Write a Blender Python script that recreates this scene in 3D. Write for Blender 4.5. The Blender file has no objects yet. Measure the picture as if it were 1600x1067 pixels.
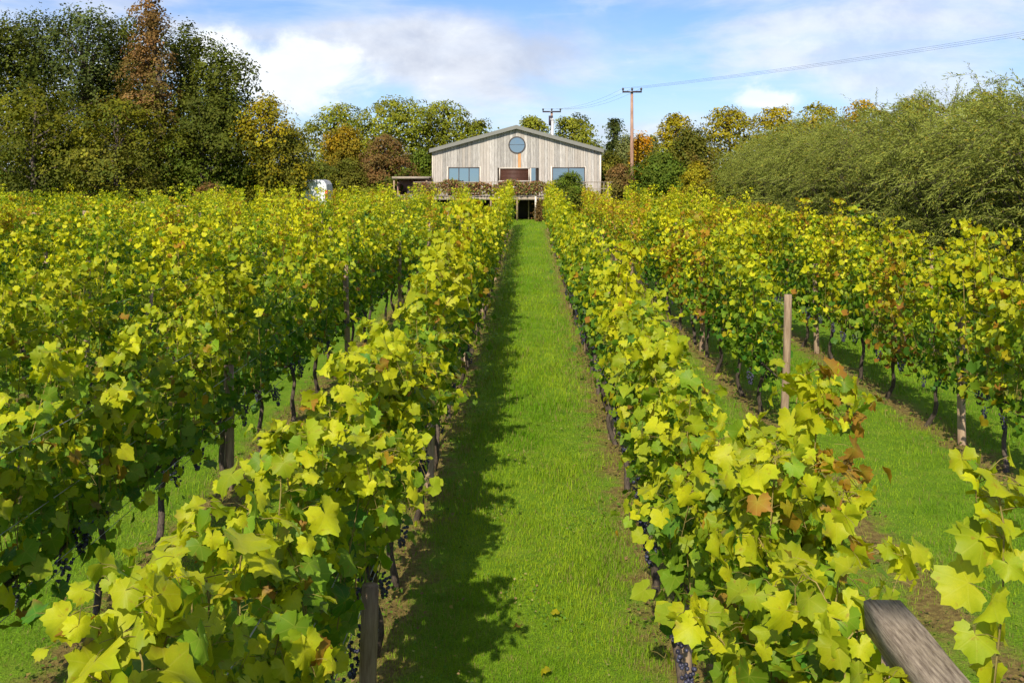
import bpy, math, random
import numpy as np
from mathutils import Matrix, Vector

R = math.radians
sc = bpy.context.scene
COL = sc.collection

# ------------------------------------------------------------------ camera
F = 1555.6          # focal length in photo pixels (1600 wide)
VX, VY = 827.0, 263.0   # vanishing point of the vine rows in the photo
CAMZ = 3.48
cam_d = bpy.data.cameras.new('camera')
cam_d.lens = 35.0
cam_d.sensor_width = 36.0
cam_d.shift_y = -(533.5 - VY) / 1600.0
cam_d.clip_start = 0.05
cam_d.clip_end = 6000
cam = bpy.data.objects.new('camera', cam_d)
COL.objects.link(cam)
cam.location = (0, 0, CAMZ)
cam.rotation_euler = (R(90), 0, math.atan((VX - 800) / F))
sc.camera = cam

# ------------------------------------------------------------------ sky and sun
SUN_EL, SUN_AZ = R(39), R(13)      # sun behind the camera, a little to the left
trav = Vector((math.sin(SUN_AZ) * math.cos(SUN_EL), math.cos(SUN_AZ) * math.cos(SUN_EL), -math.sin(SUN_EL)))
sun_d = bpy.data.lights.new('sun', 'SUN')
sun_d.energy = 4.3
sun_d.angle = R(0.55)
sun_d.color = (1.0, 0.93, 0.80)
sun = bpy.data.objects.new('sun', sun_d)
COL.objects.link(sun)
sun.rotation_euler = trav.to_track_quat('-Z', 'Y').to_euler()

world = bpy.data.worlds.new('World')
sc.world = world
world.use_nodes = True
wn, wl = world.node_tree.nodes, world.node_tree.links
wn.clear()


def wnode(t, **kw):
    n = wn.new(t)
    for k, v in kw.items():
        setattr(n, k, v)
    return n


sky = wnode('ShaderNodeTexSky', sky_type='NISHITA', sun_disc=False)
sky.sun_elevation = SUN_EL
sky.sun_rotation = math.atan2(-trav.x, -trav.y)
sky.air_density = 1.0
sky.dust_density = 0.4
sky.ozone_density = 2.0
tc = wnode('ShaderNodeTexCoord')


def wmath(op, a, b=None, c=None):
    n = wnode('ShaderNodeMath', operation=op)
    for q, v in enumerate((a, b, c)):
        if v is None:
            continue
        if isinstance(v, (int, float)):
            n.inputs[q].default_value = v
        else:
            wl.new(v, n.inputs[q])
    return n.outputs[0]


def wsmooth(v, a, b):
    n = wnode('ShaderNodeMapRange', interpolation_type='SMOOTHSTEP')
    n.inputs['From Min'].default_value = a
    n.inputs['From Max'].default_value = b
    wl.new(v, n.inputs['Value'])
    return n.outputs[0]


def wmix(f, a, b):
    n = wnode('ShaderNodeMix', data_type='RGBA')
    for k, v in (('Factor', f), ('A', a), ('B', b)):
        if isinstance(v, tuple):
            n.inputs[k].default_value = (*v, 1)
        elif isinstance(v, (int, float)):
            n.inputs[k].default_value = v
        else:
            wl.new(v, n.inputs[k])
    return n.outputs['Result']


def wnoise(scale, loc, detail=8, rough=0.55, nscale=1.0, dist=0.3):
    m = wnode('ShaderNodeMapping')
    m.inputs['Scale'].default_value = scale
    m.inputs['Location'].default_value = loc
    wl.new(tc.outputs['Generated'], m.inputs['Vector'])
    n = wnode('ShaderNodeTexNoise')
    n.inputs['Scale'].default_value = nscale
    n.inputs['Detail'].default_value = detail
    n.inputs['Roughness'].default_value = rough
    n.inputs['Distortion'].default_value = dist
    wl.new(m.outputs['Vector'], n.inputs['Vector'])
    return wmath('SUBTRACT', n.outputs['Fac'], 0.5)


sepd = wnode('ShaderNodeSeparateXYZ')
wl.new(tc.outputs['Generated'], sepd.inputs[0])
AZ = wmath('ARCTAN2', sepd.outputs[0], sepd.outputs[1])
EL = wmath('ARCSINE', sepd.outputs[2])


def bank(px, py, rx, ry):
    """a cloud bank standing in the direction of photo pixel px, py"""
    dx = wmath('DIVIDE', wmath('SUBTRACT', AZ, math.atan((px - VX) / F)), rx / F)
    dy = wmath('DIVIDE', wmath('SUBTRACT', EL, math.atan((VY - py) / F)), ry / F)
    r2 = wmath('ADD', wmath('MULTIPLY', dx, dx), wmath('MULTIPLY', dy, dy))
    return wmath('POWER', 2.718, wmath('MULTIPLY', r2, -1.0))


puff = wnoise((6.5, 6.5, 10.5), (1.85, 0.3, 0.15), 10, 0.6, 1.9)
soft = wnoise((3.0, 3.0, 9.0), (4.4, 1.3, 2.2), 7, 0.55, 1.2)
wisp = wnoise((2.0, 2.0, 12.0), (7.4, 3.3, 5.2), 8, 0.6, 1.5, 0.8)
# deep blue high up, pale towards the horizon is the sky's own; a slight polarised blue
skyc = wnode('ShaderNodeMix', data_type='RGBA', blend_type='MULTIPLY')
skyc.inputs['Factor'].default_value = 1.0
wl.new(sky.outputs['Color'], skyc.inputs['A'])
skyc.inputs['B'].default_value = (0.58, 0.70, 0.99, 1)
col = skyc.outputs['Result']
# thin high wisps everywhere
col = wmix(wmath('MULTIPLY', wsmooth(wisp, -0.06, 0.22), 0.42), col, (6.0, 6.6, 7.6))
# broken cloud over the whole sky; extra cover added to lift the fill light
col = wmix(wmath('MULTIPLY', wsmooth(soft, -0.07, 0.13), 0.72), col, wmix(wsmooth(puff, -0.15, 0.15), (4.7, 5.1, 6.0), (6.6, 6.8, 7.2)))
# grey-lavender bank behind the barn
gb = wmath('ADD', wmath('MULTIPLY', bank(760, 95, 330, 80), 0.9), wmath('MULTIPLY', bank(560, 40, 420, 60), 0.45))
gm = wsmooth(wmath('ADD', gb, wmath('MULTIPLY', soft, 2.4)), 0.2, 1.0)
gcol = wmix(wsmooth(puff, -0.2, 0.2), (4.2, 4.5, 5.3), (5.8, 6.1, 6.7))
col = wmix(wmath('MULTIPLY', gm, 0.85), col, gcol)
# white cumulus over the grove's right end and a small puff to the right
wb = wmath('MAXIMUM', wmath('MAXIMUM', bank(430, 120, 120, 58), wmath('MULTIPLY', bank(345, 85, 60, 36), 0.9)), bank(1195, 160, 46, 15))
wm = wsmooth(wmath('ADD', wb, wmath('MULTIPLY', puff, 2.4)), 0.30, 0.85)
wcol = wmix(wsmooth(soft, -0.15, 0.15), (6.4, 6.9, 7.5), (8.1, 8.2, 8.3))
col = wmix(wmath('MULTIPLY', wm, 0.9), col, wcol)
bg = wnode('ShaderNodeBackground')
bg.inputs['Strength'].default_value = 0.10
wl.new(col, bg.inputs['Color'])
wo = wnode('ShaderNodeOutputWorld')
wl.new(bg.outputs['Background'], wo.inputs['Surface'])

sc.view_settings.view_transform = 'Standard'
sc.view_settings.look = 'None'
sc.view_settings.gamma = 1.0
sc.view_settings.exposure = 0.58
sc.view_settings.use_curve_mapping = False
sc.render.engine = 'CYCLES'
sc.cycles.max_bounces = 6
sc.cycles.diffuse_bounces = 4
sc.cycles.glossy_bounces = 2
sc.cycles.transmission_bounces = 3
sc.cycles.transparent_max_bounces = 6
sc.cycles.use_adaptive_sampling = True
sc.cycles.adaptive_threshold = 0.02
sc.cycles.use_denoising = True
sc.cycles.sample_clamp_indirect = 4.0

# ------------------------------------------------------------------ helpers


def at(px, py, Y):
    """point at depth Y seen at photo pixel (px, py)"""
    return Vector(((px - VX) / F * Y, Y, CAMZ - (py - VY) / F * Y))


def sstep(a, b, x):
    t = np.clip((x - a) / (b - a), 0, 1)
    return t * t * (3 - 2 * t)


def gz(x, y):
    """height of the ground"""
    left = 0.75 * sstep(57, 66, y) * sstep(-7.5, -11, x)
    right = 1.0 * sstep(57, 66, y) * sstep(5.6, 8, x)
    return float(left + right)


def tag(o, label=None, cat=None, group=None, kind=None):
    if label:
        o['label'] = label
    if cat:
        o['category'] = cat
    if group:
        o['group'] = group
    if kind:
        o['kind'] = kind
    return o


def empty(name, loc=(0, 0, 0), rz=0.0):
    o = bpy.data.objects.new(name, None)
    o.empty_display_size = 0.2
    COL.objects.link(o)
    o.location = loc
    o.rotation_euler = (0, 0, rz)
    return o


def obj(name, me, parent=None, loc=None):
    o = bpy.data.objects.new(name, me)
    COL.objects.link(o)
    if parent is not None:
        o.parent = parent
    if loc is not None:
        o.location = loc
    return o


def npmesh(name, V, faces, mat, cols=None, smooth=False, uv=None):
    """faces: list of (n,k) index arrays"""
    V = np.asarray(V, dtype=np.float32)
    me = bpy.data.meshes.new(name)
    faces = [np.asarray(f, dtype=np.int32) for f in faces if len(f)]
    me.vertices.add(len(V))
    me.vertices.foreach_set('co', V.ravel())
    loops = np.concatenate([f.ravel() for f in faces])
    tot = np.concatenate([np.full(len(f), f.shape[1], np.int32) for f in faces])
    start = np.concatenate([[0], np.cumsum(tot)[:-1]]).astype(np.int32)
    me.loops.add(len(loops))
    me.polygons.add(len(tot))
    me.loops.foreach_set('vertex_index', loops)
    me.polygons.foreach_set('loop_start', start)
    me.polygons.foreach_set('loop_total', tot)
    if smooth:
        me.polygons.foreach_set('use_smooth', np.ones(len(tot), bool))
    if cols is not None:
        a = me.color_attributes.new('Col', 'FLOAT_COLOR', 'POINT')
        c4 = np.ones((len(V), 4), np.float32)
        c4[:, :3] = cols
        a.data.foreach_set('color', c4.ravel())
    if uv is not None:
        u = me.uv_layers.new(name='UVMap')
        u.data.foreach_set('uv', np.asarray(uv, np.float32)[loops].ravel())
    me.materials.append(mat)
    me.update()
    me.validate()
    return me


def tubes(paths, k=6, cap=True):
    """paths: list of (points (n,3), radii (n,)) -> V, [quads, tris]"""
    Vs, Q, T = [], [], []
    base = 0
    ang = np.arange(k) / k * 2 * math.pi
    for P, rr in paths:
        P = np.asarray(P, float)
        rr = np.asarray(rr, float)
        n = len(P)
        tan = np.gradient(P, axis=0)
        tan /= np.linalg.norm(tan, axis=1)[:, None] + 1e-9
        ref = np.array([1.0, 0, 0]) if abs(tan[0][0]) < 0.8 else np.array([0, 1.0, 0])
        a = np.cross(tan, ref)
        a /= np.linalg.norm(a, axis=1)[:, None] + 1e-9
        b = np.cross(tan, a)
        ring = P[:, None, :] + rr[:, None, None] * (np.cos(ang)[None, :, None] * a[:, None, :] + np.sin(ang)[None, :, None] * b[:, None, :])
        Vs.append(ring.reshape(-1, 3))
        for i in range(n - 1):
            for j in range(k):
                j2 = (j + 1) % k
                Q.append((base + i * k + j, base + (i + 1) * k + j, base + (i + 1) * k + j2, base + i * k + j2))
        base += n * k
        if cap:
            Vs.append(P[[-1]])
            for j in range(k):
                T.append((base - k + j, base, base - k + (j + 1) % k))
            base += 1
    return np.concatenate(Vs), [np.array(Q), np.array(T) if T else np.zeros((0, 3), int)]


def boxv(x0, x1, y0, y1, z0, z1):
    return np.array([(x0, y0, z0), (x1, y0, z0), (x1, y1, z0), (x0, y1, z0), (x0, y0, z1), (x1, y0, z1), (x1, y1, z1), (x0, y1, z1)], float)


BOXF = np.array([(0, 3, 2, 1), (4, 5, 6, 7), (0, 1, 5, 4), (1, 2, 6, 5), (2, 3, 7, 6), (3, 0, 4, 7)])


def box(name, x0, x1, y0, y1, z0, z1, mat, parent=None):
    return obj(name, npmesh(name, boxv(x0, x1, y0, y1, z0, z1), [BOXF], mat), parent)


def prism_xz(poly, y0, y1):
    """closed prism from a polygon in the xz plane"""
    n = len(poly)
    V = [(x, y0, z) for x, z in poly] + [(x, y1, z) for x, z in poly]
    F_ = [tuple(range(n)), tuple(range(2 * n - 1, n - 1, -1))]
    for i in range(n):
        j = (i + 1) % n
        F_.append((j, i, n + i, n + j))
    return V, F_


def pymesh(name, V, F_, mat, smooth=False):
    me = bpy.data.meshes.new(name)
    me.from_pydata(V, [], F_)
    me.materials.append(mat)
    if smooth:
        me.polygons.foreach_set('use_smooth', [True] * len(me.polygons))
    me.update()
    return me


# ------------------------------------------------------------------ materials


class NT:
    def __init__(self, name):
        self.m = bpy.data.materials.new(name)
        self.m.use_nodes = True
        self.t = self.m.node_tree
        self.t.nodes.clear()
        self.out = self.n('ShaderNodeOutputMaterial')

    def n(self, typ, **kw):
        nd = self.t.nodes.new(typ)
        for k, v in kw.items():
            setattr(nd, k, v)
        return nd

    def l(self, a, b):
        self.t.links.new(a, b)

    def noise(self, scale, detail=4, vec=None, rough=0.55):
        nd = self.n('ShaderNodeTexNoise')
        nd.inputs['Scale'].default_value = scale
        nd.inputs['Detail'].default_value = detail
        nd.inputs['Roughness'].default_value = rough
        if vec is not None:
            self.l(vec, nd.inputs['Vector'])
        return nd

    def ramp(self, fac, stops):
        nd = self.n('ShaderNodeValToRGB')
        e = nd.color_ramp.elements
        while len(e) < len(stops):
            e.new(0.5)
        for i, (p, c) in enumerate(stops):
            e[i].position = p
            e[i].color = (*c, 1)
        self.l(fac, nd.inputs['Fac'])
        return nd

    def math(self, op, a, b=None):
        nd = self.n('ShaderNodeMath', operation=op)
        for i, v in enumerate((a, b)):
            if v is None:
                continue
            if isinstance(v, (int, float)):
                nd.inputs[i].default_value = v
            else:
                self.l(v, nd.inputs[i])
        return nd.outputs[0]

    def mix(self, fac, a, b, blend='MIX'):
        nd = self.n('ShaderNodeMix', data_type='RGBA')
        nd.blend_type = blend
        for k, v in (('Factor', fac), ('A', a), ('B', b)):
            s = nd.inputs[k]
            if isinstance(v, (int, float)):
                s.default_value = v
            elif isinstance(v, tuple):
                s.default_value = (*v, 1)
            else:
                self.l(v, s)
        return nd.outputs['Result']

    def bsdf(self, col, rough=0.7, spec=0.3, bump=None, bstr=0.3, bdist=0.02, metallic=0.0):
        p = self.n('ShaderNodeBsdfPrincipled')
        if isinstance(col, tuple):
            p.inputs['Base Color'].default_value = (*col, 1)
        else:
            self.l(col, p.inputs['Base Color'])
        p.inputs['Roughness'].default_value = rough
        p.inputs['Specular IOR Level'].default_value = spec
        p.inputs['Metallic'].default_value = metallic
        if bump is not None:
            b = self.n('ShaderNodeBump')
            b.inputs['Strength'].default_value = bstr
            b.inputs['Distance'].default_value = bdist
            self.l(bump, b.inputs['Height'])
            self.l(b.outputs['Normal'], p.inputs['Normal'])
        return p

    def done(self, sh):
        self.l(sh.outputs[0], self.out.inputs['Surface'])
        return self.m


def leaf_material(name, trans=0.38, rough=0.45, spec=0.35, veins=False, objvar=0.12):
    t = NT(name)
    a = t.n('ShaderNodeAttribute', attribute_name='Col')
    oi = t.n('ShaderNodeObjectInfo')
    v = t.math('ADD', t.math('MULTIPLY', oi.outputs['Random'], objvar * 2), 1 - objvar)
    hs = t.n('ShaderNodeHueSaturation')
    t.l(v, hs.inputs['Value'])
    t.l(a.outputs['Color'], hs.inputs['Color'])
    col = hs.outputs['Color']
    tx = t.n('ShaderNodeTexCoord')
    bump = None
    if veins:
        sx = t.n('ShaderNodeSeparateXYZ')
        t.l(tx.outputs['UV'], sx.inputs[0])
        u, w = sx.outputs[0], sx.outputs[1]
        th = t.math('ARCTAN2', u, w)
        rad = t.math('SQRT', t.math('ADD', t.math('MULTIPLY', u, u), t.math('MULTIPLY', w, w)))
        k = R(52)
        dv = t.math('ABSOLUTE', t.math('SUBTRACT', th, t.math('MULTIPLY', t.math('ROUND', t.math('DIVIDE', th, k)), k)))
        dist = t.math('MULTIPLY', dv, rad)
        # side veins
        sv = t.math('ABSOLUTE', t.math('SINE', t.math('ADD', t.math('MULTIPLY', rad, 26.0), t.math('MULTIPLY', dv, -16.0))))
        mr = t.n('ShaderNodeMapRange')
        mr.inputs['From Min'].default_value = 0.008
        mr.inputs['From Max'].default_value = 0.035
        mr.inputs['To Min'].default_value = 1.0
        mr.inputs['To Max'].default_value = 0.0
        t.l(dist, mr.inputs['Value'])
        vein = mr.outputs[0]
        side = t.math('MULTIPLY', t.math('GREATER_THAN', 0.22, sv), 0.22)
        vm = t.math('MAXIMUM', vein, side)
        nz = t.noise(38, 3, tx.outputs['Object'])
        pat = t.noise(5.5, 3, tx.outputs['UV'])
        oof = t.math('MULTIPLY', oi.outputs['Random'], 0.3)
        col = t.mix(t.math('MULTIPLY', t.math('MULTIPLY', pat.outputs['Fac'], nz.outputs['Fac']), 0.7), col, (0.10, 0.22, 0.006))
        cb = t.n('ShaderNodeCombineXYZ')
        rn = t.math('MULTIPLY', oi.outputs['Random'], 61.0)
        t.l(rn, cb.inputs[0])
        t.l(rn, cb.inputs[2])
        va = t.n('ShaderNodeVectorMath', operation='ADD')
        t.l(tx.outputs['UV'], va.inputs[0])
        t.l(cb.outputs[0], va.inputs[1])
        blot = t.noise(2.6, 5, va.outputs[0], 0.65)
        bm = t.n('ShaderNodeMapRange')
        bm.inputs['From Min'].default_value = 0.60
        bm.inputs['From Max'].default_value = 0.70
        t.l(blot.outputs['Fac'], bm.inputs['Value'])
        col = t.mix(t.math('MULTIPLY', bm.outputs[0], 0.6), col, (0.30, 0.14, 0.02))
        col = t.mix(t.math('MULTIPLY', vm, 0.13), col, (0.60, 0.56, 0.10))
        bump = t.math('SUBTRACT', 1.0, t.math('MULTIPLY', vm, 1.0))
    p = t.bsdf(col, rough, spec, bump, 0.12, 0.004)
    tr = t.n('ShaderNodeBsdfTranslucent')
    g = t.n('ShaderNodeMix', data_type='RGBA')
    g.blend_type = 'MULTIPLY'
    g.inputs['Factor'].default_value = 1.0
    t.l(col, g.inputs['A'])
    g.inputs['B'].default_value = (1.25, 1.2, 0.4, 1)
    t.l(g.outputs['Result'], tr.inputs['Color'])
    mx = t.n('ShaderNodeMixShader')
    mx.inputs['Fac'].default_value = trans
    t.l(p.outputs[0], mx.inputs[1])
    t.l(tr.outputs[0], mx.inputs[2])
    return t.done(mx)


M = {}
M['leaf_near'] = leaf_material('vine_leaf_veined', 0.42, 0.5, 0.22, True)
M['leaf'] = leaf_material('vine_leaf', 0.42, 0.5, 0.20)
M['tree_leaf'] = leaf_material('tree_leaf', 0.30, 0.6, 0.10, objvar=0.05)
M['grass'] = leaf_material('grass_blade', 0.35, 0.6, 0.10, objvar=0.0)


def wood(name, c1, c2, scale=(6, 6, 1.0), rough=0.8, objvar=0.25, warm=None):
    t = NT(name)
    tx = t.n('ShaderNodeTexCoord')
    mp_ = t.n('ShaderNodeMapping')
    mp_.inputs['Scale'].default_value = scale
    t.l(tx.outputs['Object'], mp_.inputs['Vector'])
    oi = t.n('ShaderNodeObjectInfo')
    add = t.n('ShaderNodeVectorMath', operation='ADD')
    t.l(mp_.outputs[0], add.inputs[0])
    cmb = t.n('ShaderNodeCombineXYZ')
    sh = t.math('MULTIPLY', oi.outputs['Random'], 57.0)
    t.l(sh, cmb.inputs[0])
    t.l(sh, cmb.inputs[2])
    t.l(cmb.outputs[0], add.inputs[1])
    nz = t.noise(2.2, 8, add.outputs[0], 0.65)
    rp = t.ramp(nz.outputs['Fac'], [(0.32, c1), (0.68, c2)])
    hs = t.n('ShaderNodeHueSaturation')
    t.l(t.math('ADD', t.math('MULTIPLY', oi.outputs['Random'], objvar * 2), 1 - objvar), hs.inputs['Value'])
    t.l(rp.outputs[0], hs.inputs['Color'])
    col = hs.outputs[0]
    if warm:
        # some boards are warmer than others
        w = t.math('FRACT', t.math('MULTIPLY', oi.outputs['Random'], 13.7))
        col = t.mix(t.math('MULTIPLY', t.math('GREATER_THAN', w, 0.6), 0.45), col, warm)
    p = t.bsdf(col, rough, 0.2, nz.outputs['Fac'], 0.4, 0.01)
    return t.done(p)


M['plank'] = wood('weathered_larch', (0.27, 0.245, 0.215), (0.53, 0.495, 0.445), (9, 9, 0.9), objvar=0.24, warm=(0.42, 0.36, 0.295))
M['plank_new'] = wood('fresh_larch', (0.42, 0.20, 0.08), (0.55, 0.29, 0.12), (9, 9, 0.9))
M['trim'] = wood('pale_trim', (0.55, 0.47, 0.38), (0.70, 0.62, 0.52), (4, 4, 1))
M['post'] = wood('post_wood', (0.18, 0.115, 0.07), (0.39, 0.285, 0.18), (14, 14, 1.6), objvar=0.18)
M['beam'] = wood('beam_wood', (0.10, 0.07, 0.045), (0.40, 0.32, 0.22), (46, 5.0, 46), objvar=0.02)
M['deck'] = wood('deck_wood', (0.24, 0.19, 0.14), (0.42, 0.35, 0.27), (2, 9, 9), objvar=0.2)
M['bark'] = wood('bark', (0.05, 0.038, 0.028), (0.14, 0.11, 0.085), (7, 7, 2.0), objvar=0.2)
M['vine_bark'] = wood('vine_bark', (0.03, 0.022, 0.016), (0.12, 0.09, 0.065), (30, 30, 7), objvar=0.2)
M['pale_bark'] = wood('pale_bark', (0.32, 0.22, 0.12), (0.45, 0.33, 0.2), (7, 7, 2.0), objvar=0.1)
M['pole'] = wood('pole_wood', (0.22, 0.12, 0.08), (0.40, 0.25, 0.18), (5, 5, 0.8), objvar=0.1)
M['shoot'] = wood('green_cane', (0.16, 0.13, 0.035), (0.32, 0.24, 0.07), (20, 20, 9), objvar=0.15)


def plain(name, col, rough=0.6, spec=0.3, metallic=0.0, var=0.0, scale=8):
    t = NT(name)
    c = col
    b = None
    if var:
        tx = t.n('ShaderNodeTexCoord')
        nz = t.noise(scale, 5, tx.outputs['Object'])
        c = t.mix(nz.outputs['Fac'], tuple(v * (1 - var) for v in col), tuple(min(1, v * (1 + var)) for v in col))
        b = nz.outputs['Fac']
    return t.done(t.bsdf(c, rough, spec, b, 0.2, 0.01, metallic))


M['roof'] = plain('grey_roof_sheet', (0.30, 0.29, 0.25), 0.55, 0.3, 0.0, 0.15, 5)
M['verge'] = plain('verge_trim', (0.19, 0.185, 0.16), 0.6, 0.3, 0, 0.12, 3)
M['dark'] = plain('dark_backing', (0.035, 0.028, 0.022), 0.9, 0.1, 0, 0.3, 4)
M['frame'] = plain('dark_window_frame', (0.06, 0.05, 0.045), 0.5, 0.4, 0, 0.1)
M['shutter'] = plain('brown_shutter', (0.085, 0.035, 0.022), 0.55, 0.35, 0, 0.25, 6)
M['white'] = plain('white_paint', (0.78, 0.78, 0.76), 0.4, 0.5, 0, 0.04, 6)
M['flue'] = plain('pale_flue', (0.62, 0.60, 0.56), 0.4, 0.5, 0.3, 0.05)
M['carpaint_white'] = plain('van_paint', (0.62, 0.62, 0.62), 0.25, 0.5, 0, 0.02)
M['carpaint_grey'] = plain('car_paint', (0.30, 0.31, 0.32), 0.3, 0.5, 0.3, 0.03)
M['rubber'] = plain('tyre_rubber', (0.02, 0.02, 0.02), 0.85, 0.2, 0, 0.2)
M['red'] = plain('red_lens', (0.55, 0.015, 0.015), 0.25, 0.5, 0, 0.05)
M['metal'] = plain('galvanised_metal', (0.45, 0.45, 0.44), 0.45, 0.5, 0.8, 0.1)
M['insul'] = plain('insulator', (0.05, 0.04, 0.05), 0.3, 0.5, 0, 0.1)
M['cable'] = plain('cable', (0.10, 0.10, 0.11), 0.6, 0.3, 0.2, 0.05)
M['pinkwall'] = plain('rose_render', (0.42, 0.25, 0.20), 0.85, 0.15, 0, 0.15)
M['greentable'] = plain('green_paint', (0.12, 0.26, 0.18), 0.6, 0.3, 0, 0.1)
M['gravel'] = plain('pale_gravel', (0.48, 0.42, 0.34), 0.95, 0.1, 0, 0.35, 30)


def grape_mat():
    t = NT('dark_grape')
    tx = t.n('ShaderNodeTexCoord')
    nz = t.noise(40, 3, tx.outputs['Object'])
    rp = t.ramp(nz.outputs['Fac'], [(0.35, (0.012, 0.010, 0.022)), (0.7, (0.07, 0.07, 0.12))])
    return t.done(t.bsdf(rp.outputs[0], 0.4, 0.4))


M['grape'] = grape_mat()


def glass_mat():
    t = NT('reflective_glass')
    tx = t.n('ShaderNodeTexCoord')
    nz = t.noise(1.3, 2, tx.outputs['Object'])
    b = t.n('ShaderNodeBump')
    b.inputs['Strength'].default_value = 0.06
    b.inputs['Distance'].default_value = 0.05
    t.l(nz.outputs['Fac'], b.inputs['Height'])
    g = t.n('ShaderNodeBsdfGlossy')
    g.inputs['Color'].default_value = (0.36, 0.45, 0.48, 1)
    g.inputs['Roughness'].default_value = 0.03
    t.l(b.outputs['Normal'], g.inputs['Normal'])
    d = t.n('ShaderNodeBsdfDiffuse')
    d.inputs['Color'].default_value = (0.03, 0.05, 0.06, 1)
    mx = t.n('ShaderNodeMixShader')
    mx.inputs['Fac'].default_value = 0.8
    t.l(d.outputs[0], mx.inputs[1])
    t.l(g.outputs[0], mx.inputs[2])
    return t.done(mx)


M['glass'] = glass_mat()

ROW0, ROWS = 1.07, 2.17      # row positions: ROW0 + k * ROWS


def ground_mat():
    t = NT('grass_ground')
    tx = t.n('ShaderNodeTexCoord')
    o = tx.outputs['Object']
    big = t.noise(0.55, 5, o)
    mid = t.noise(3.5, 6, o, 0.65)
    fine = t.noise(55, 6, o, 0.7)
    g = t.ramp(mid.outputs['Fac'], [(0.28, (0.10, 0.19, 0.008)), (0.5, (0.16, 0.28, 0.010)), (0.75, (0.26, 0.32, 0.03))])
    g2 = t.mix(t.math('MULTIPLY', big.outputs['Fac'], 0.45), g.outputs[0], (0.11, 0.22, 0.006))
    fr = t.ramp(fine.outputs['Fac'], [(0.3, (0.45, 0.45, 0.45)), (0.7, (1.35, 1.35, 1.35))])
    g3 = t.mix(1.0, g2, fr.outputs[0], 'MULTIPLY')
    # bare soil strip along each vine row
    sx = t.n('ShaderNodeSeparateXYZ')
    t.l(o, sx.inputs[0])
    u = t.math('DIVIDE', t.math('SUBTRACT', sx.outputs[0], ROW0), ROWS)
    du = t.math('MULTIPLY', t.math('ABSOLUTE', t.math('SUBTRACT', u, t.math('ROUND', u))), ROWS)
    jit = t.noise(2.4, 6, o, 0.7)
    dd = t.math('ADD', du, t.math('MULTIPLY', t.math('SUBTRACT', jit.outputs['Fac'], 0.5), 1.15))
    mr = t.n('ShaderNodeMapRange', interpolation_type='SMOOTHSTEP')
    mr.inputs['From Min'].default_value = 0.04
    mr.inputs['From Max'].default_value = 0.36
    mr.inputs['To Min'].default_value = 0.85
    mr.inputs['To Max'].default_value = 0.0
    t.l(dd, mr.inputs['Value'])
    inside = t.math('MULTIPLY', t.math('LESS_THAN', sx.outputs[1], 57.0), t.math('LESS_THAN', sx.outputs[0], 9.0))
    sm = t.math('MULTIPLY', mr.outputs[0], inside)
    sn = t.noise(16, 6, o, 0.7)
    soil = t.ramp(sn.outputs['Fac'], [(0.3, (0.085, 0.040, 0.016)), (0.48, (0.19, 0.105, 0.042)), (0.6, (0.27, 0.19, 0.055)), (0.75, (0.16, 0.20, 0.02))])
    col = t.mix(sm, g3, soil.outputs[0])
    h = t.math('ADD', fine.outputs['Fac'], t.math('MULTIPLY', sn.outputs['Fac'], 0.8))
    return t.done(t.bsdf(col, 0.9, 0.15, h, 0.7, 0.05))


M['ground'] = ground_mat()

# ------------------------------------------------------------------ ground
xs = np.unique(np.concatenate([np.linspace(-3000, -60, 9), np.linspace(-60, 60, 121), np.linspace(60, 3000, 9)]))
ys = np.unique(np.concatenate([np.linspace(-3000, -10, 7), np.linspace(-10, 110, 121), np.linspace(110, 4000, 9)]))
gx, gy = np.meshgrid(xs, ys)
zz = np.vectorize(gz)(gx, gy) + np.where((abs(gx) < 60) & (gy > -10) & (gy < 57), 0.025 * np.sin(gx * 1.7 + 0.6 * np.sin(gy)) * np.sin(gy * 0.9), 0)
V = np.stack([gx.ravel(), gy.ravel(), zz.ravel()], 1)
nx, ny = len(xs), len(ys)
i, j = np.meshgrid(np.arange(nx - 1), np.arange(ny - 1))
a = (j * nx + i).ravel()
me = npmesh('ground', V, [np.stack([a, a + 1, a + nx + 1, a + nx], 1)], M['ground'], smooth=True)
tag(obj('ground', me), 'green grass ground of the vineyard', kind='structure')

# pale gravel path in front of the deck
pp = npmesh('path', [(-4.6, 58.2, 0.03), (-1.6, 58.0, 0.03), (-1.5, 59.4, 0.03), (-4.8, 59.6, 0.03)], [np.array([(0, 1, 2, 3)])], M['gravel'])
tag(obj('path', pp), kind='structure')

# ------------------------------------------------------------------ leaf shapes
rng = np.random.default_rng(11)


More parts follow.
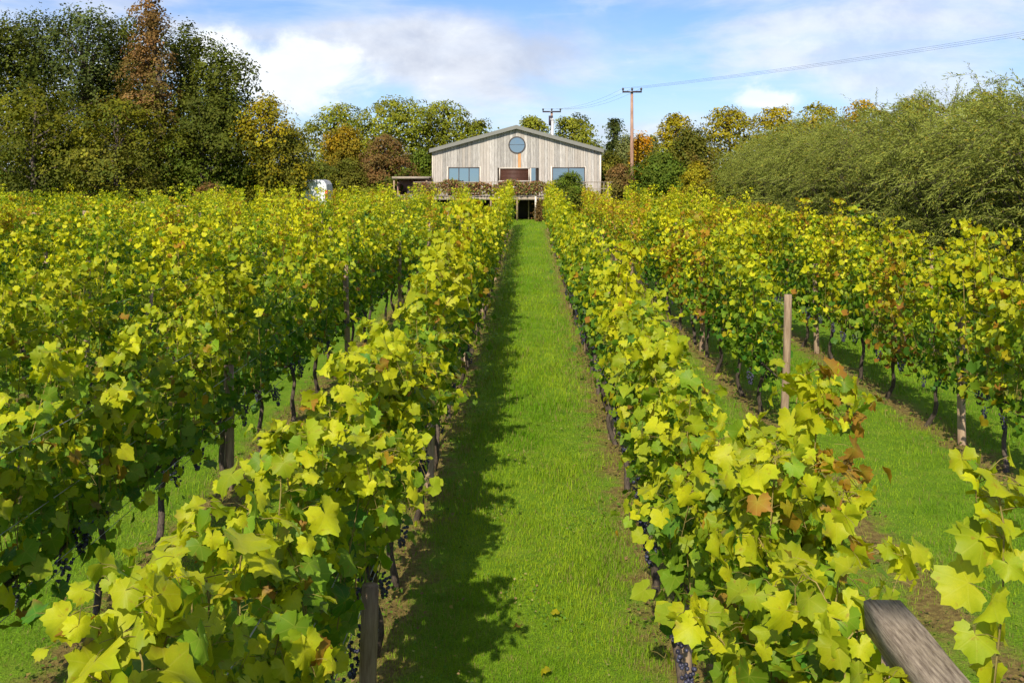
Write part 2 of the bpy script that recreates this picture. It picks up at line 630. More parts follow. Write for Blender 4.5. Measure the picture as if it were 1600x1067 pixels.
def grape_leaf_shape(nrim, seed, teeth=True):
    """palmate vine leaf: stalk joins at the origin, tip towards +y"""
    g = np.random.default_rng(seed)
    key_t = np.radians([0, 22, 33, 60, 82, 92, 118, 140, 158, 174])
    key_r = np.array([1.0, 0.86, 0.76, 0.95, 0.80, 0.74, 0.84, 0.74, 0.60, 0.16])
    key_r = 1 + (key_r - 1) * g.uniform(0.75, 1.15)
    th = np.linspace(-174, 174, nrim) * math.pi / 180
    th[1:-1] += g.normal(0, 0.02, nrim - 2)
    skew = g.normal(0, 0.06)
    r = np.interp(np.abs(th), key_t, key_r) * (1 + skew * np.sin(th))
    if teeth:
        r = r * (1 + np.where(np.arange(nrim) % 2 == 0, 1, -1) * g.uniform(0.045, 0.10, nrim))
    bend = g.uniform(0.1, 0.65) * g.choice([1, 1, 1, -0.6])
    fold = g.uniform(-0.2, 0.6)
    roll = g.uniform(-0.2, 0.5)
    k1, p1, p2 = g.integers(2, 5), g.uniform(0, 6), g.uniform(0, 6)
    ruf = g.uniform(0.1, 0.26)

    def height(th, r):
        x, y = np.sin(th) * r, np.cos(th) * r
        return -bend * y * np.abs(y) + fold * np.abs(x) - roll * x * x + ruf * np.sin(th * k1 + p1) * r ** 2 + 0.09 * np.sin(th * 8 + p2) * r ** 3 - 0.035 * np.cos(th * 6.9) * np.minimum(r, 0.5)

    rim = np.stack([np.sin(th) * r, np.cos(th) * r, height(th, r)], 1)
    if not teeth or nrim < 25:
        V = np.concatenate([[(0, 0, 0)], rim])
        T = np.array([(0, i + 2, i + 1) for i in range(nrim - 1)])
        return V, T
    nm = 11
    tm = np.linspace(-168, 168, nm) * math.pi / 180
    rm = 0.55 * np.interp(tm, th, r)
    mid = np.stack([np.sin(tm) * rm, np.cos(tm) * rm, height(tm, rm)], 1)
    V = np.concatenate([[(0, 0, 0)], mid, rim])
    T = [(0, i + 2, i + 1) for i in range(nm - 1)]
    a = 0
    for b in range(nrim - 1):
        while a < nm - 1 and tm[a + 1] - th[b] < th[b] - tm[a]:
            T.append((1 + a, 2 + a, 1 + nm + b))
            a += 1
        T.append((1 + a, 1 + nm + b + 1, 1 + nm + b))
    while a < nm - 1:
        T.append((1 + a, 2 + a, nm + nrim))
        a += 1
    return V, np.array(T)


L0 = [grape_leaf_shape(31, s) for s in range(10)]
LN = [grape_leaf_shape(21, 60 + s) for s in range(8)]
L1S = [grape_leaf_shape(13, 20 + s, False) for s in range(6)]
L2S = [grape_leaf_shape(6, 40 + s, False) for s in range(4)]


def quad_leaf(w, fold):
    V = np.array([(0, 0, 0), (w, 0.5, fold), (0, 1, -0.12), (-w, 0.5, fold)], float)
    return V, np.array([(0, 1, 2), (0, 2, 3)])


TREE_L = [quad_leaf(0.42, 0.10), quad_leaf(0.36, -0.08), quad_leaf(0.5, 0.18)]
WILLOW_L = [quad_leaf(0.10, 0.02), quad_leaf(0.13, 0.03)]


def frames(normal, tip):
    """orthonormal leaf frames: columns side, tip, normal"""
    n = normal / (np.linalg.norm(normal, axis=1)[:, None] + 1e-9)
    t = tip - (tip * n).sum(1)[:, None] * n
    t = t / (np.linalg.norm(t, axis=1)[:, None] + 1e-9)
    s = np.cross(t, n)
    return np.stack([s, t, n], 2)


def leaf_arrays(shapes, P, Fm, S, C, g, uv=False):
    """join leaves into V, T, colours"""
    which = g.integers(0, len(shapes), len(P))
    Vs, Ts, Cs, Us = [], [], [], []
    base = 0
    for k, (sv, st) in enumerate(shapes):
        idx = np.nonzero(which == k)[0]
        if not len(idx):
            continue
        V_ = np.einsum('nij,mj->nmi', Fm[idx] * S[idx][:, None, None], sv) + P[idx][:, None, :]
        m = len(sv)
        T_ = st[None] + (base + np.arange(len(idx)) * m)[:, None, None]
        Vs.append(V_.reshape(-1, 3))
        Ts.append(T_.reshape(-1, 3))
        Cs.append(np.repeat(C[idx], m, axis=0))
        Us.append(np.tile(sv[:, :2], (len(idx), 1)))
        base += len(idx) * m
    return np.concatenate(Vs), np.concatenate(Ts), np.concatenate(Cs), np.concatenate(Us)


# ------------------------------------------------------------------ grape vines
GREEN = np.array([0.050, 0.140, 0.012])
MIDG = np.array([0.185, 0.285, 0.014])
YELL = np.array([0.545, 0.525, 0.012])
GOLD = np.array([0.55, 0.40, 0.01])
BRONZE = np.array([0.24, 0.10, 0.02])
RUST = np.array([0.36, 0.11, 0.02])


def vine_colours(z, out, fam, g):
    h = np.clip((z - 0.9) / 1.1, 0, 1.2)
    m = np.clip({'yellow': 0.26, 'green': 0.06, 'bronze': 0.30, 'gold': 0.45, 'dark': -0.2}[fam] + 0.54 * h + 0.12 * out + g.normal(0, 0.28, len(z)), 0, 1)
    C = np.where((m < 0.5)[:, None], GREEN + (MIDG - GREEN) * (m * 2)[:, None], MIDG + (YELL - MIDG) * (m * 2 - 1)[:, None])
    pr = {'yellow': 0.035, 'green': 0.03, 'bronze': 0.5, 'gold': 0.12, 'dark': 0.02}[fam]
    b = g.random(len(z)) < pr
    w = g.random(len(z))[:, None]
    bc = np.where(w < 0.55, BRONZE + (GOLD - BRONZE) * g.random(len(z))[:, None], RUST)
    C = np.where(b[:, None], bc * 0.72 + C * 0.28, C)
    return C * (1 + g.normal(0, 0.12, len(z)))[:, None]


def gen_vine(seed, fam='yellow', nshoot=14, step=0.046, size=0.80, zs=1.0, flop=0.17, tall=0.3, skirt=62, clip=None, extra=()):
    """extra: list of hand placed shoots (x0,y0,dx,dy,ztop)"""
    g = np.random.default_rng(seed)
    P, N, Tp, S, ND = [], [], [], [], []
    shoots = []
    specs = []
    for s in range(nshoot):
        y0 = -0.76 + 1.52 * (s + g.random()) / nshoot
        zt = g.uniform(1.42, 2.06) * zs
        if g.random() < tall:
            zt += g.uniform(0.1, 0.5)
        side = g.choice([-1, 1])
        fl = g.random() < flop
        dx = side * (g.uniform(0.22, 0.5) if fl else g.uniform(0.0, 0.17))
        specs.append((g.normal(0, 0.04), y0, dx, g.normal(0, 0.16), zt, fl))
    for e in extra:
        specs.append((*e, False))
    for (x0, y0, dx, dy, zt, fl) in specs:
        t = np.linspace(0, 1, 10)
        z = 0.78 + (zt - 0.78) * (np.sin(t * 2.1) / math.sin(2.1) if not fl else np.sin(t * 2.3) / 1.0 * 0.85)
        x = x0 + dx * t ** (1.7 if not fl else 1.2) + 0.04 * np.sin(t * 7 + g.uniform(0, 6))
        y = y0 + dy * t + 0.04 * np.sin(t * 6 + g.uniform(0, 6))
        pts = np.stack([x, y, z], 1)
        shoots.append((pts, np.linspace(0.0045, 0.0018, 10)))
        L = np.linalg.norm(np.diff(pts, axis=0), axis=1).sum()
        n = max(6, int(L / step))
        ts = np.clip(np.linspace(0.02, 1.0, n) + g.normal(0, 0.012, n), 0, 1)
        node = np.stack([np.interp(ts, t, pts[:, k]) for k in range(3)], 1)
        for rep in range(2):
            if rep:
                keep = g.random(n) < 0.75 * (1 - ts * 0.6)
                nd, tt = node[keep], ts[keep]
                ex = 0.15
            else:
                nd, tt = node, ts
                ex = 0.0
            k = len(nd)
            if not k:
                continue
            az = g.uniform(0, 2 * math.pi, k)
            d = np.stack([np.cos(az) * 1.5, np.sin(az), g.uniform(-0.3, 0.5, k)], 1)
            d /= np.linalg.norm(d, axis=1)[:, None]
            pet = g.uniform(0.03, 0.10, k) + ex * g.random(k)
            pos = nd + d * pet[:, None]
            out = np.stack([np.sign(pos[:, 0]) * np.minimum(1, np.abs(pos[:, 0]) / 0.25), 0.0 * az, 0 * az], 1)
            nrm = d * 0.35 + out * 0.45 + np.array([0, -0.15, 0.5]) + g.normal(0, 0.55, (k, 3))
            tip = d * 0.8 + out * 0.3 + np.array([0, 0, -0.75]) + g.normal(0, 0.4, (k, 3))
            P.append(pos)
            ND.append(nd)
            N.append(nrm)
            Tp.append(tip)
            S.append(size * np.exp(g.normal(math.log(0.067), 0.26, k)).clip(0.032, 0.105) * (1.05 - 0.5 * tt ** 3))
    # low laterals hang below the fruiting wire
    m = skirt
    cl = g.uniform(-0.75, 0.75, 7)
    yk = cl[g.integers(0, 7, m)] + g.normal(0, 0.11, m)
    pos = np.stack([g.normal(0, 0.13, m), yk, 0.98 - 0.40 * g.random(m) ** 1.3], 1)
    az = g.uniform(0, 2 * math.pi, m)
    d = np.stack([np.cos(az), np.sin(az) * 0.6, g.uniform(-0.2, 0.5, m)], 1)
    P.append(pos)
    ND.append(pos - d * 0.06)
    N.append(d * 0.7 + np.array([0, -0.15, 0.4]) + g.normal(0, 0.4, (m, 3)))
    Tp.append(d * 0.6 + np.array([0, 0, -0.9]) + g.normal(0, 0.35, (m, 3)))
    S.append(size * np.exp(g.normal(math.log(0.064), 0.25, m)).clip(0.032, 0.1))
    P, N, Tp, S, ND = map(np.concatenate, (P, N, Tp, S, ND))
    if clip is not None:
        keep = clip(P)
        P, N, Tp, S, ND = P[keep], N[keep], Tp[keep], S[keep], ND[keep]
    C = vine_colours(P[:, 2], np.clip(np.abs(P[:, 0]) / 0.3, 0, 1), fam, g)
    return dict(P=P, F=frames(N, Tp), S=S, C=C, shoots=shoots, ND=ND, g=g)


def trunk_mesh(seed):
    g = np.random.default_rng(seed)
    t = np.linspace(0, 1, 8)
    lean = g.normal(0, 0.10, 2)
    pts = np.stack([lean[0] * np.sin(t * 3) * 0.6 + 0.02 * np.sin(t * 9 + g.uniform(0, 6)), lean[1] * (1 - t) * 1.4 + 0.02 * np.sin(t * 8 + g.uniform(0, 6)), t * 0.82 - 0.03], 1)
    paths = [(pts, np.interp(t, [0, 0.15, 1], [0.042, 0.030, 0.024]) * (1 + g.normal(0, 0.08, 8)))]
    top = pts[-1]
    for s in (-1, 1):
        u = np.linspace(0, 1, 6)
        arm = np.stack([top[0] + 0.02 * np.sin(u * 6 + g.uniform(0, 6)), top[1] + s * 0.75 * u, top[2] - 0.02 + 0.05 * np.sin(u * 3)], 1)
        paths.append((arm, np.linspace(0.020, 0.011, 6)))
    V_, Fc = tubes(paths, 7)
    return npmesh('trunk', V_, Fc, M['vine_bark'], smooth=True)


TRUNKS = [trunk_mesh(100 + s) for s in range(6)]


def ico(r):
    ph = (1 + 5 ** 0.5) / 2
    v = np.array([(-1, ph, 0), (1, ph, 0), (-1, -ph, 0), (1, -ph, 0), (0, -1, ph), (0, 1, ph), (0, -1, -ph), (0, 1, -ph), (ph, 0, -1), (ph, 0, 1), (-ph, 0, -1), (-ph, 0, 1)], float)
    v *= r / np.linalg.norm(v[0])
    f = np.array([(0, 11, 5), (0, 5, 1), (0, 1, 7), (0, 7, 10), (0, 10, 11), (1, 5, 9), (5, 11, 4), (11, 10, 2), (10, 7, 6), (7, 1, 8), (3, 9, 4), (3, 4, 2), (3, 2, 6), (3, 6, 8), (3, 8, 9), (4, 9, 5), (2, 4, 11), (6, 2, 10), (8, 6, 7), (9, 8, 1)])
    return v, f


def grape_mesh(seed, n=44):
    g = np.random.default_rng(seed)
    v, f = ico(0.0095)
    Vs, Fs = [], []
    for i in range(n):
        h = g.random() ** 0.8
        rad = 0.042 * (1 - h) ** 0.7 + 0.006
        an = g.uniform(0, 6.28)
        c = np.array([math.cos(an) * rad * g.uniform(0.7, 1), math.sin(an) * rad * g.uniform(0.7, 1), -0.16 * h])
        Vs.append(v * g.uniform(0.85, 1.15) + c)
        Fs.append(f + 12 * i)
    return npmesh('grape_cluster', np.concatenate(Vs), [np.concatenate(Fs)], M['grape'], smooth=True)


GRAPES = [grape_mesh(s) for s in range(3)]


def shoots_mesh(sh, k=4, vv=None):
    if vv is not None:          # leaf stalks
        sh = list(sh) + [(np.stack([a_, a_ * 0.5 + b_ * 0.5 + np.array([0, 0, 0.008]), b_]), np.array([0.0013, 0.0011, 0.001])) for a_, b_ in zip(vv['P'] + (vv['ND'] - vv['P']) * np.minimum(1, 0.09 / (np.linalg.norm(vv['ND'] - vv['P'], axis=1) + 1e-6))[:, None], vv['P'])]
    V_, Fc = tubes(sh, k, cap=vv is None)
    return npmesh('shoots', V_, Fc, M['shoot'], smooth=True)


def foliage_mesh(v, shapes, mat, uv=False, idx=None):
    P, Fm, S, C = v['P'], v['F'], v['S'], v['C']
    if idx is not None:
        P, Fm, S, C = P[idx], Fm[idx], S[idx], C[idx]
    V_, T_, C_, U_ = leaf_arrays(shapes, P, Fm, S, C, v['g'])
    return npmesh('foliage', V_, [T_], mat, C_, smooth=uv, uv=U_ if uv else None)


FAMS = ('yellow', 'green', 'bronze', 'gold')
VARS = {}
for fi, fam in enumerate(FAMS):
    VARS['mid', fam] = []
    VARS['far', fam] = []
    for s in range(4 if fam in ('yellow', 'green') else 3):
        v = gen_vine(500 + fi * 50 + s, fam)
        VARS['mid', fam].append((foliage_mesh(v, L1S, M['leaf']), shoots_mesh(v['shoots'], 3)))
    for s in range(4):
        v = gen_vine(900 + fi * 50 + s, fam, nshoot=14, step=0.058, size=0.93)
        VARS['far', fam].append((foliage_mesh(v, L2S, M['leaf']), v))
VARS['near', 'yellow'] = []
VARS['near', 'green'] = []
for fam in ('yellow', 'green'):
    for s in range(4):
        v = gen_vine(1300 + s + (50 if fam == 'green' else 0), fam)
        VARS['near', fam].append((foliage_mesh(v, LN, M['leaf_near'], True), shoots_mesh(v['shoots'], 4)))

# list every vine of every row
ROWX = {k: ROW0 + ROWS * (k - 1) if k > 0 else ROW0 + ROWS * k for k in list(range(-11, 0)) + [1, 2, 3, 4]}
START = {1: 2.3, -1: 2.2, 2: 13.75, 3: 10.2, 4: 10.0}
ENDS = {1: 58.5, 2: 57.5, 3: 56.5, 4: 54, -1: 58.0, -2: 55.0, -3: 56.0, -4: 55, -5: 53.5, -6: 51, -7: 47, -8: 44, -9: 42.5, -10: 41, -11: 40}
ORD = ['nearest', 'second', 'third', 'fourth', 'fifth', 'sixth', 'seventh', 'eighth', 'ninth', 'tenth', 'eleventh', 'twelfth', 'thirteenth', 'fourteenth', 'fifteenth', 'sixteenth', 'seventeenth', 'eighteenth', 'nineteenth', 'twentieth']
TENS = {20: 'twenty', 30: 'thirty', 40: 'forty', 50: 'fifty'}
for _n in range(21, 60):
    _t = _n // 10 * 10
    ORD.append({30: 'thirtieth', 40: 'fortieth', 50: 'fiftieth'}[_n] if _n == _t else TENS[_t] + '-' + ['first', 'second', 'third', 'fourth', 'fifth', 'sixth', 'seventh', 'eighth', 'ninth'][_n % 10 - 1])
NUM = {1: 'first', 2: 'second', 3: 'third', 4: 'fourth', 5: 'fifth', 6: 'sixth', 7: 'seventh', 8: 'eighth', 9: 'ninth', 10: 'tenth', 11: 'eleventh'}


def rowname(k):
    return '%s row %s of alley' % (NUM[abs(k)], 'right' if k > 0 else 'left')


prng = random.Random(5)
vines = []
for k, x in ROWX.items():
    y = START.get(k, 3.0)
    n = 0
    while y < ENDS[k]:
        px = VX + F * x / y
        if -140 < px < 1740:
            vines.append(dict(k=k, x=x + prng.gauss(0, 0.035), y=y, i=n))
            n += 1
        y += 1.5 + prng.gauss(0, 0.06)


def family(k, y):
    u = prng.random()
    if k == 2 and y > 27:
        return 'bronze' if u < 0.75 else 'gold'
    if k in (3, 4) and y > 24:
        return 'bronze' if u < 0.42 else ('gold' if u < 0.6 else 'yellow')
    if k in (3, 2) and u < 0.24:
        return 'bronze'
    if k == 1 and y > 30:
        return 'gold' if u < 0.45 else 'yellow'
    if k == -1:
        return 'yellow' if u < 0.8 else 'gold'
    if k < -1 and y > 25 and u < 0.16:
        return 'bronze'
    if k < -6:
        return 'green' if u < 0.6 else 'yellow'
    return 'yellow' if u < 0.62 else ('green' if u < 0.9 else 'gold')


for v in vines:
    v['fam'] = family(v['k'], v['y'])
    # rows far to the side show only their tops: rank them lower
    v['rank'] = v['y'] + 1.6 * max(0, abs(v['k']) - 3)
vines.sort(key=lambda v: v['rank'])
single, rest = vines[:300], vines[300:]

FAMWORD = {'yellow': 'yellow-green', 'green': 'green', 'bronze': 'bronze-leaved', 'gold': 'golden'}
PALETTE = []
for c in (GREEN, GREEN * 1.5, MIDG * 0.85, MIDG * 1.15, MIDG * 0.5 + YELL * 0.5, YELL * 0.85 + MIDG * 0.15, YELL, YELL * 1.1, GOLD * 0.7 + YELL * 0.3, BRONZE, RUST):
    PALETTE.append(c)
PALETTE = np.array(PALETTE)
LEAFMESH = {}


def leaf_tint(c, sv, seed):
    """one leaf's own colouring: greener or yellower sectors, scorched brown on a stretch of the margin"""
    g = np.random.default_rng(seed)
    th = np.arctan2(sv[:, 0], sv[:, 1])
    r = np.linalg.norm(sv[:, :2], axis=1)
    w = 0.5 + 0.5 * np.sin(th * g.integers(1, 4) + g.uniform(0, 6))
    C = c * (1 + g.normal(0, 0.10)) * (1 - 0.28 * (w * r)[:, None] * np.array([1.0, 0.55, 0.6]))
    if c[0] > 1.9 * c[1]:            # scorched leaves keep a yellow heart
        C = C * (0.35 + 0.65 * np.clip(r + 0.25 * w - 0.1, 0, 1))[:, None] + np.array([0.42, 0.34, 0.03]) * (0.65 * (1 - np.clip(r + 0.25 * w - 0.1, 0, 1)))[:, None]
    if g.random() < 0.45:
        d = np.abs((th - g.uniform(-3, 3) + math.pi) % (2 * math.pi) - math.pi)
        f = np.clip(1.1 - d / g.uniform(0.25, 0.7), 0, 1) * np.clip((r - 0.55) / 0.3, 0, 1) * g.uniform(0.5, 1)
        C = C * (1 - f[:, None]) + np.array([0.25, 0.12, 0.03]) * f[:, None]
    return C


for ci, c in enumerate(PALETTE):
    for si, (sv, st) in enumerate(L0):
        LEAFMESH[ci, si] = npmesh('leaf', sv, [st], M['leaf_near'], leaf_tint(c, sv, ci * 31 + si), smooth=True, uv=sv[:, :2])

# hand placed long shoots of the closest vines: (x0, y0, dx, dy, ztop)
EXTRA = {(1, 0): [(0.20, 0.45, 0.06, 0.05, 2.40)],
         (1, 1): [(0.0, 0.2, -0.1, 0.1, 2.1), (0.1, 0.1, 0.25, 0.1, 2.0)],
         (1, 2): [(0.1, -0.5, 0.36, 0.0, 2.2), (0.05, -0.45, 0.36, -0.1, 2.3), (0.0, -0.6, 0.5, 0.0, 1.95)],
         (-1, 0): [(0.0, 0.3, -0.05, 0.2, 2.15), (0.0, 0.55, 0.05, 0.1, 2.2), (0.02, 0.7, -0.12, 0.05, 2.22), (0.0, 0.62, 0.14, 0.1, 2.1)],
         (-1, 1): [(0.0, 0.1, -0.05, 0.15, 2.2), (0.0, -0.6, -0.1, 0.1, 2.2), (0.0, -0.45, 0.08, 0.0, 2.22), (0.0, -0.25, -0.02, 0.0, 2.24)],
         (-1, 4): [(0.0, 0.1, 0.5, 0.1, 1.7)],
         (-1, 5): [(0.0, 0.1, 0.52, -0.1, 1.75)]}
# the near vines are trimmed: open below the fruiting wire, narrow on the camera side
CLIP = {-1: lambda P: (P[:, 0] > -0.36) & (P[:, 2] > 0.62) & (P[:, 2] < 2.3) & ~((P[:, 0] > 0.02) & (P[:, 2] < 1.0)), 1: lambda P: (P[:, 2] > 0.6) & ((P[:, 0] < 0.33) | (P[:, 1] < -0.25)) & (P[:, 2] < 2.8) & ~((P[:, 0] < -0.02) & (P[:, 2] < 0.86)), -2: lambda P: (P[:, 2] > 0.62)}
rowcount = {}
for v in single:
    rowcount.setdefault(v['k'], 0)
for n, v in enumerate(single):
    k, i, y = v['k'], v['i'], v['y']
    root = empty('grape_vine', (v['x'], y, 0))
    fam = v['fam']
    lab = '%s grape vine, %s from camera in %s' % (FAMWORD[fam], ORD[i], rowname(k))
    tag(root, lab, 'grape vine', 'vines in the ' + rowname(k))
    hero = (abs(k) == 1 and i < 6) or (k == -2 and i < 3)
    tr = obj('trunk', TRUNKS[n % 6], root)
    zsc = prng.uniform(0.94, 1.06)
    if k == -2 and min(abs(y - p) for p in (17.1, 24.0, 30.8, 38.0)) < 0.9:
        zsc = 0.88
    if k == -1:
        zsc = prng.uniform(1.02, 1.12) if y < 22 else prng.uniform(0.94, 1.03)
    if k == 2 and i == 0:
        zsc = 0.9
    flip = prng.random() < 0.5
    if hero:
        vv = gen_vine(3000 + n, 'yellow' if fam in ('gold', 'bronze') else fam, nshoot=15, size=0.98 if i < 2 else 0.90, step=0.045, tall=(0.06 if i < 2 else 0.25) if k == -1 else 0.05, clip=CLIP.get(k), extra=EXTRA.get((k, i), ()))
        if k == 1 and i < 3:            # the end beam stands clear of leaves
            Pw = vv['P'] + np.array([v['x'], y, 0])
            bx_, by_ = VX + F * Pw[:, 0] / Pw[:, 1], VY + F * (CAMZ - Pw[:, 2]) / Pw[:, 1]
            over = (Pw[:, 1] < 3.4) & (Pw[:, 2] > 2.04) & (vv['P'][:, 0] < 0.16) & (vv['g'].random(len(bx_)) < 0.9)
            gone = over | (bx_ > 1372 + (by_ - 935) * 0.7) & (bx_ < 1475 + (by_ - 935) * 0.5) & (by_ > 925) & (vv['g'].random(len(bx_)) < 0.75)
            for kk in ('P', 'F', 'S', 'C', 'ND'):
                vv[kk] = vv[kk][~gone]
        if k == 1 and i == 2:           # the shoots arching to the right are scorched
            sc_ = (vv['P'][:, 0] > 0.26) & (vv['g'].random(len(vv['P'])) < 0.5)
            vv['C'][sc_] = RUST * 0.6 + GOLD * 0.4
        if k == -1:                     # topped canes
            for sp_, _r in vv['shoots']:
                sp_[:, 2] = np.minimum(sp_[:, 2], 2.12 + 0.03 * np.arange(10) / 9)
        if k == 1 and i < 2:
            for sp_, _r in vv['shoots']:
                if sp_[:, 0].max() < 0.19 and sp_[:, 1].mean() + y < 3.3:
                    sp_[:, 2] = np.minimum(sp_[:, 2], 1.97 + 0.03 * np.arange(10) / 9)
        obj('shoots', shoots_mesh(vv['shoots'], 3, vv), root)
        Pw = vv['P'] + np.array([v['x'], y, 0])
        dist = np.linalg.norm(Pw - np.array([0, 0, CAMZ]), axis=1)
        ppx, ppy = VX + F * Pw[:, 0] / Pw[:, 1], VY + F * (CAMZ - Pw[:, 2]) / Pw[:, 1]
        vis = (ppx > -60) & (ppx < 1660) & (ppy < 1130) & (Pw[:, 1] > 0.5)
        # leaves on top and towards the camera show most
        score = vv['S'] / dist + np.where(vis, 10, 0) + 0.012 * (Pw[:, 2] - 1.4)
        nl = 240 if i < 3 and abs(k) == 1 else 130
        nl = min(nl, int(vis.sum()))
        order = np.argsort(-score)
        pick, left = order[:nl], order[nl:]
        if len(left):
            tag(obj('foliage', foliage_mesh(vv, LN, M['leaf_near'], True, left), root), kind='stuff')
        for q in pick:
            ci = int(np.argmin(((PALETTE - vv['C'][q]) ** 2).sum(1)))
            lo = bpy.data.objects.new('leaf', LEAFMESH[ci, int(q) % 10])
            COL.objects.link(lo)
            lo.parent = root
            m = Matrix.Identity(4)
            fm = vv['F'][q] * vv['S'][q]
            for r_ in range(3):
                for c_ in range(3):
                    m[r_][c_] = float(fm[r_][c_])
                m[r_][3] = float(vv['P'][q][r_])
            lo.matrix_local = m
    else:
        if y < 13 and fam in ('yellow', 'green'):
            lod = 'near'
        elif y < 28:
            lod = 'mid'
        else:
            lod = 'far'
        lst = VARS[lod, fam]
        fm_, sm_ = lst[prng.randrange(len(lst))]
        fo = obj('foliage', fm_, root)
        tag(fo, kind='stuff')
        fo.scale = (prng.uniform(0.85, 1.05) if k == 1 else prng.uniform(0.9, 1.12), 1.0, zsc)
        if flip:
            fo.rotation_euler.z = math.pi
        if lod != 'far':
            so = obj('shoots', sm_, root)
            so.scale = fo.scale
            so.rotation_euler = fo.rotation_euler
    if y < 24 and abs(k) <= 4:
        for c in range(4 if abs(k) == 1 or k in (3, -2) else 2):
            gc = tag(obj('grape_cluster', GRAPES[prng.randrange(3)], root), kind='stuff')
            gc.location = (prng.choice([-1, 1] if k != 1 else [-1, -1, 1]) * prng.uniform(0.06, 0.2), prng.uniform(-0.7, 0.7), prng.uniform(0.70, 0.95))
            s_ = prng.uniform(0.95, 1.4) if not hero else prng.uniform(1.15, 1.6)
            gc.scale = (s_, s_, s_)
            gc.rotation_euler.z = prng.uniform(0, 6)

# the many remaining far vines read as one mass
Vs, Ts, Cs = [], [], []
base = 0
g = np.random.default_rng(77)
spots = [(v['x'], v['y'], v['fam']) for v in rest]
for kx in np.arange(-31, -15, 2.17):          # another darker block beyond the headland on the left
    for yy in np.arange(46.5, 55, 1.5):
        if -60 < VX + F * kx / yy < 420:
            spots.append((kx, yy, 'green'))
for (x, y, fam) in spots:
    fm_, vv = VARS['far', fam][int(g.integers(0, 4))]
    keep = g.random(len(vv['P'])) < 0.92
    sgn = 1 if g.random() < 0.5 else -1
    P = vv['P'][keep] * np.array([sgn, sgn, g.uniform(0.94, 1.06)]) + np.array([x, y, 0])
    Fm = vv['F'][keep].copy()
    Fm[:, 0, :] *= sgn
    Fm[:, 1, :] *= sgn
    V_, T_, C_, U_ = leaf_arrays(L2S, P, Fm, vv['S'][keep], vv['C'][keep] * g.uniform(0.85, 1.15), g)
    Vs.append(V_)
    Ts.append(T_ + base)
    Cs.append(C_)
    base += len(V_)
me = npmesh('distant_vines', np.concatenate(Vs), [np.concatenate(Ts)], M['leaf'], np.concatenate(Cs))
tag(obj('distant_vines', me), 'mass of distant yellow-green vines at the far left of the field', 'vines', kind='stuff')

# ------------------------------------------------------------------ trellis posts and wires


def post_mesh(h, r, seed, square=False):
    g = np.random.default_rng(seed)
    t = np.linspace(0, 1, 6)
    pts = np.stack([0.01 * np.sin(t * 5 + seed), 0.01 * np.cos(t * 4 + seed), -0.05 + t * (h + 0.05)], 1)
    rr = r * (1.04 - 0.08 * t) * (1 + g.normal(0, 0.012, 6))
    V_, Fc = tubes([(pts, rr)], 10)
    V_ = V_ + g.normal(0, 0.0012, V_.shape)
    return npmesh('trellis_post', V_, Fc, M['post'], smooth=False)


POSTM = [post_mesh(h, 0.05, s) for s, h in enumerate((1.72, 1.8, 1.88))]
postrows = {1: [6.88, 12.9, 18.9, 25, 31, 37, 43, 49, 55], -1: [4.35, 10.85, 17.4, 24.1, 30.8, 37.5, 44, 50.5], -2: [10.75, 17.1, 24.0, 30.8, 38.0, 44.5, 51],
            2: [12.7, 18.9, 25.1, 31.3, 37.5, 43.7, 50], 3: [12.68, 18.86, 25, 31, 37, 43], 4: [13, 19, 25, 31], -3: [14, 20.5, 27, 33.5, 40, 46.5], -4: [17, 23.5, 30, 36.5, 43], -5: [20, 26.5, 33, 39.5, 46], -6: [22, 29, 36, 43], -7: [26, 33, 40]}
for k, ylist in postrows.items():
    for i, y in enumerate(ylist):
        px = VX + F * ROWX[k] / y
        if not -30 < px < 1640:
            continue
        o = obj('trellis_post', (POSTM[(i + k) % 3] if not (k == -2 and i == 0) else post_mesh(1.35, 0.055, 10)) if not (k == -1 and i == 0) else post_mesh(1.12, 0.05, 9))
        dx = (0.14 if i else 0.0) if k == -2 else prng.gauss(0, 0.02)
        if k == -1 and i == 0:
            dx, y = 0.20, 5.6
        o.location = (ROWX[k] + dx, y, 0)
        o.rotation_euler = (prng.gauss(0, 0.012), prng.gauss(0, 0.012), prng.uniform(0, 6))
        w = 'nearest' if i == 0 else ('%s nearest' % ORD[i])
        tag(o, 'round brown trellis post, %s to camera in %s' % (w, rowname(k)), 'post', 'trellis posts in the ' + rowname(k))
# end assemblies on the far left: post with a horizontal brace
for n, (px, py, Y) in enumerate([(205, 322, 43.5), (275, 327, 42.0), (152, 334, 37), (126, 337, 34.5), (42, 339, 36)]):
    c = at(px, py, Y)
    root = empty('end_post', (c.x, Y, 0))
    hh = c.z + 0.16
    obj('post', npmesh('post', *(lambda r: (r[0], r[1]))(tubes([([(0, 0, -0.05), (0, 0, hh)], [0.055, 0.05])], 8)), M['post']), root)
    V_, Fc = tubes([([(0, 0, hh - 0.06), (0.55, -0.15, hh - 0.03)], [0.045, 0.045])], 8)
    obj('brace', npmesh('brace', V_, Fc, M['post']), root)
    tag(root, ['tallest braced wooden end post below the brown tree', 'braced wooden end post furthest right on the far left', 'braced wooden end post low among the vines, third from the left', 'braced wooden end post second from the left edge', 'braced wooden end post nearest the left edge'][n], 'post', 'braced end posts at the far left')

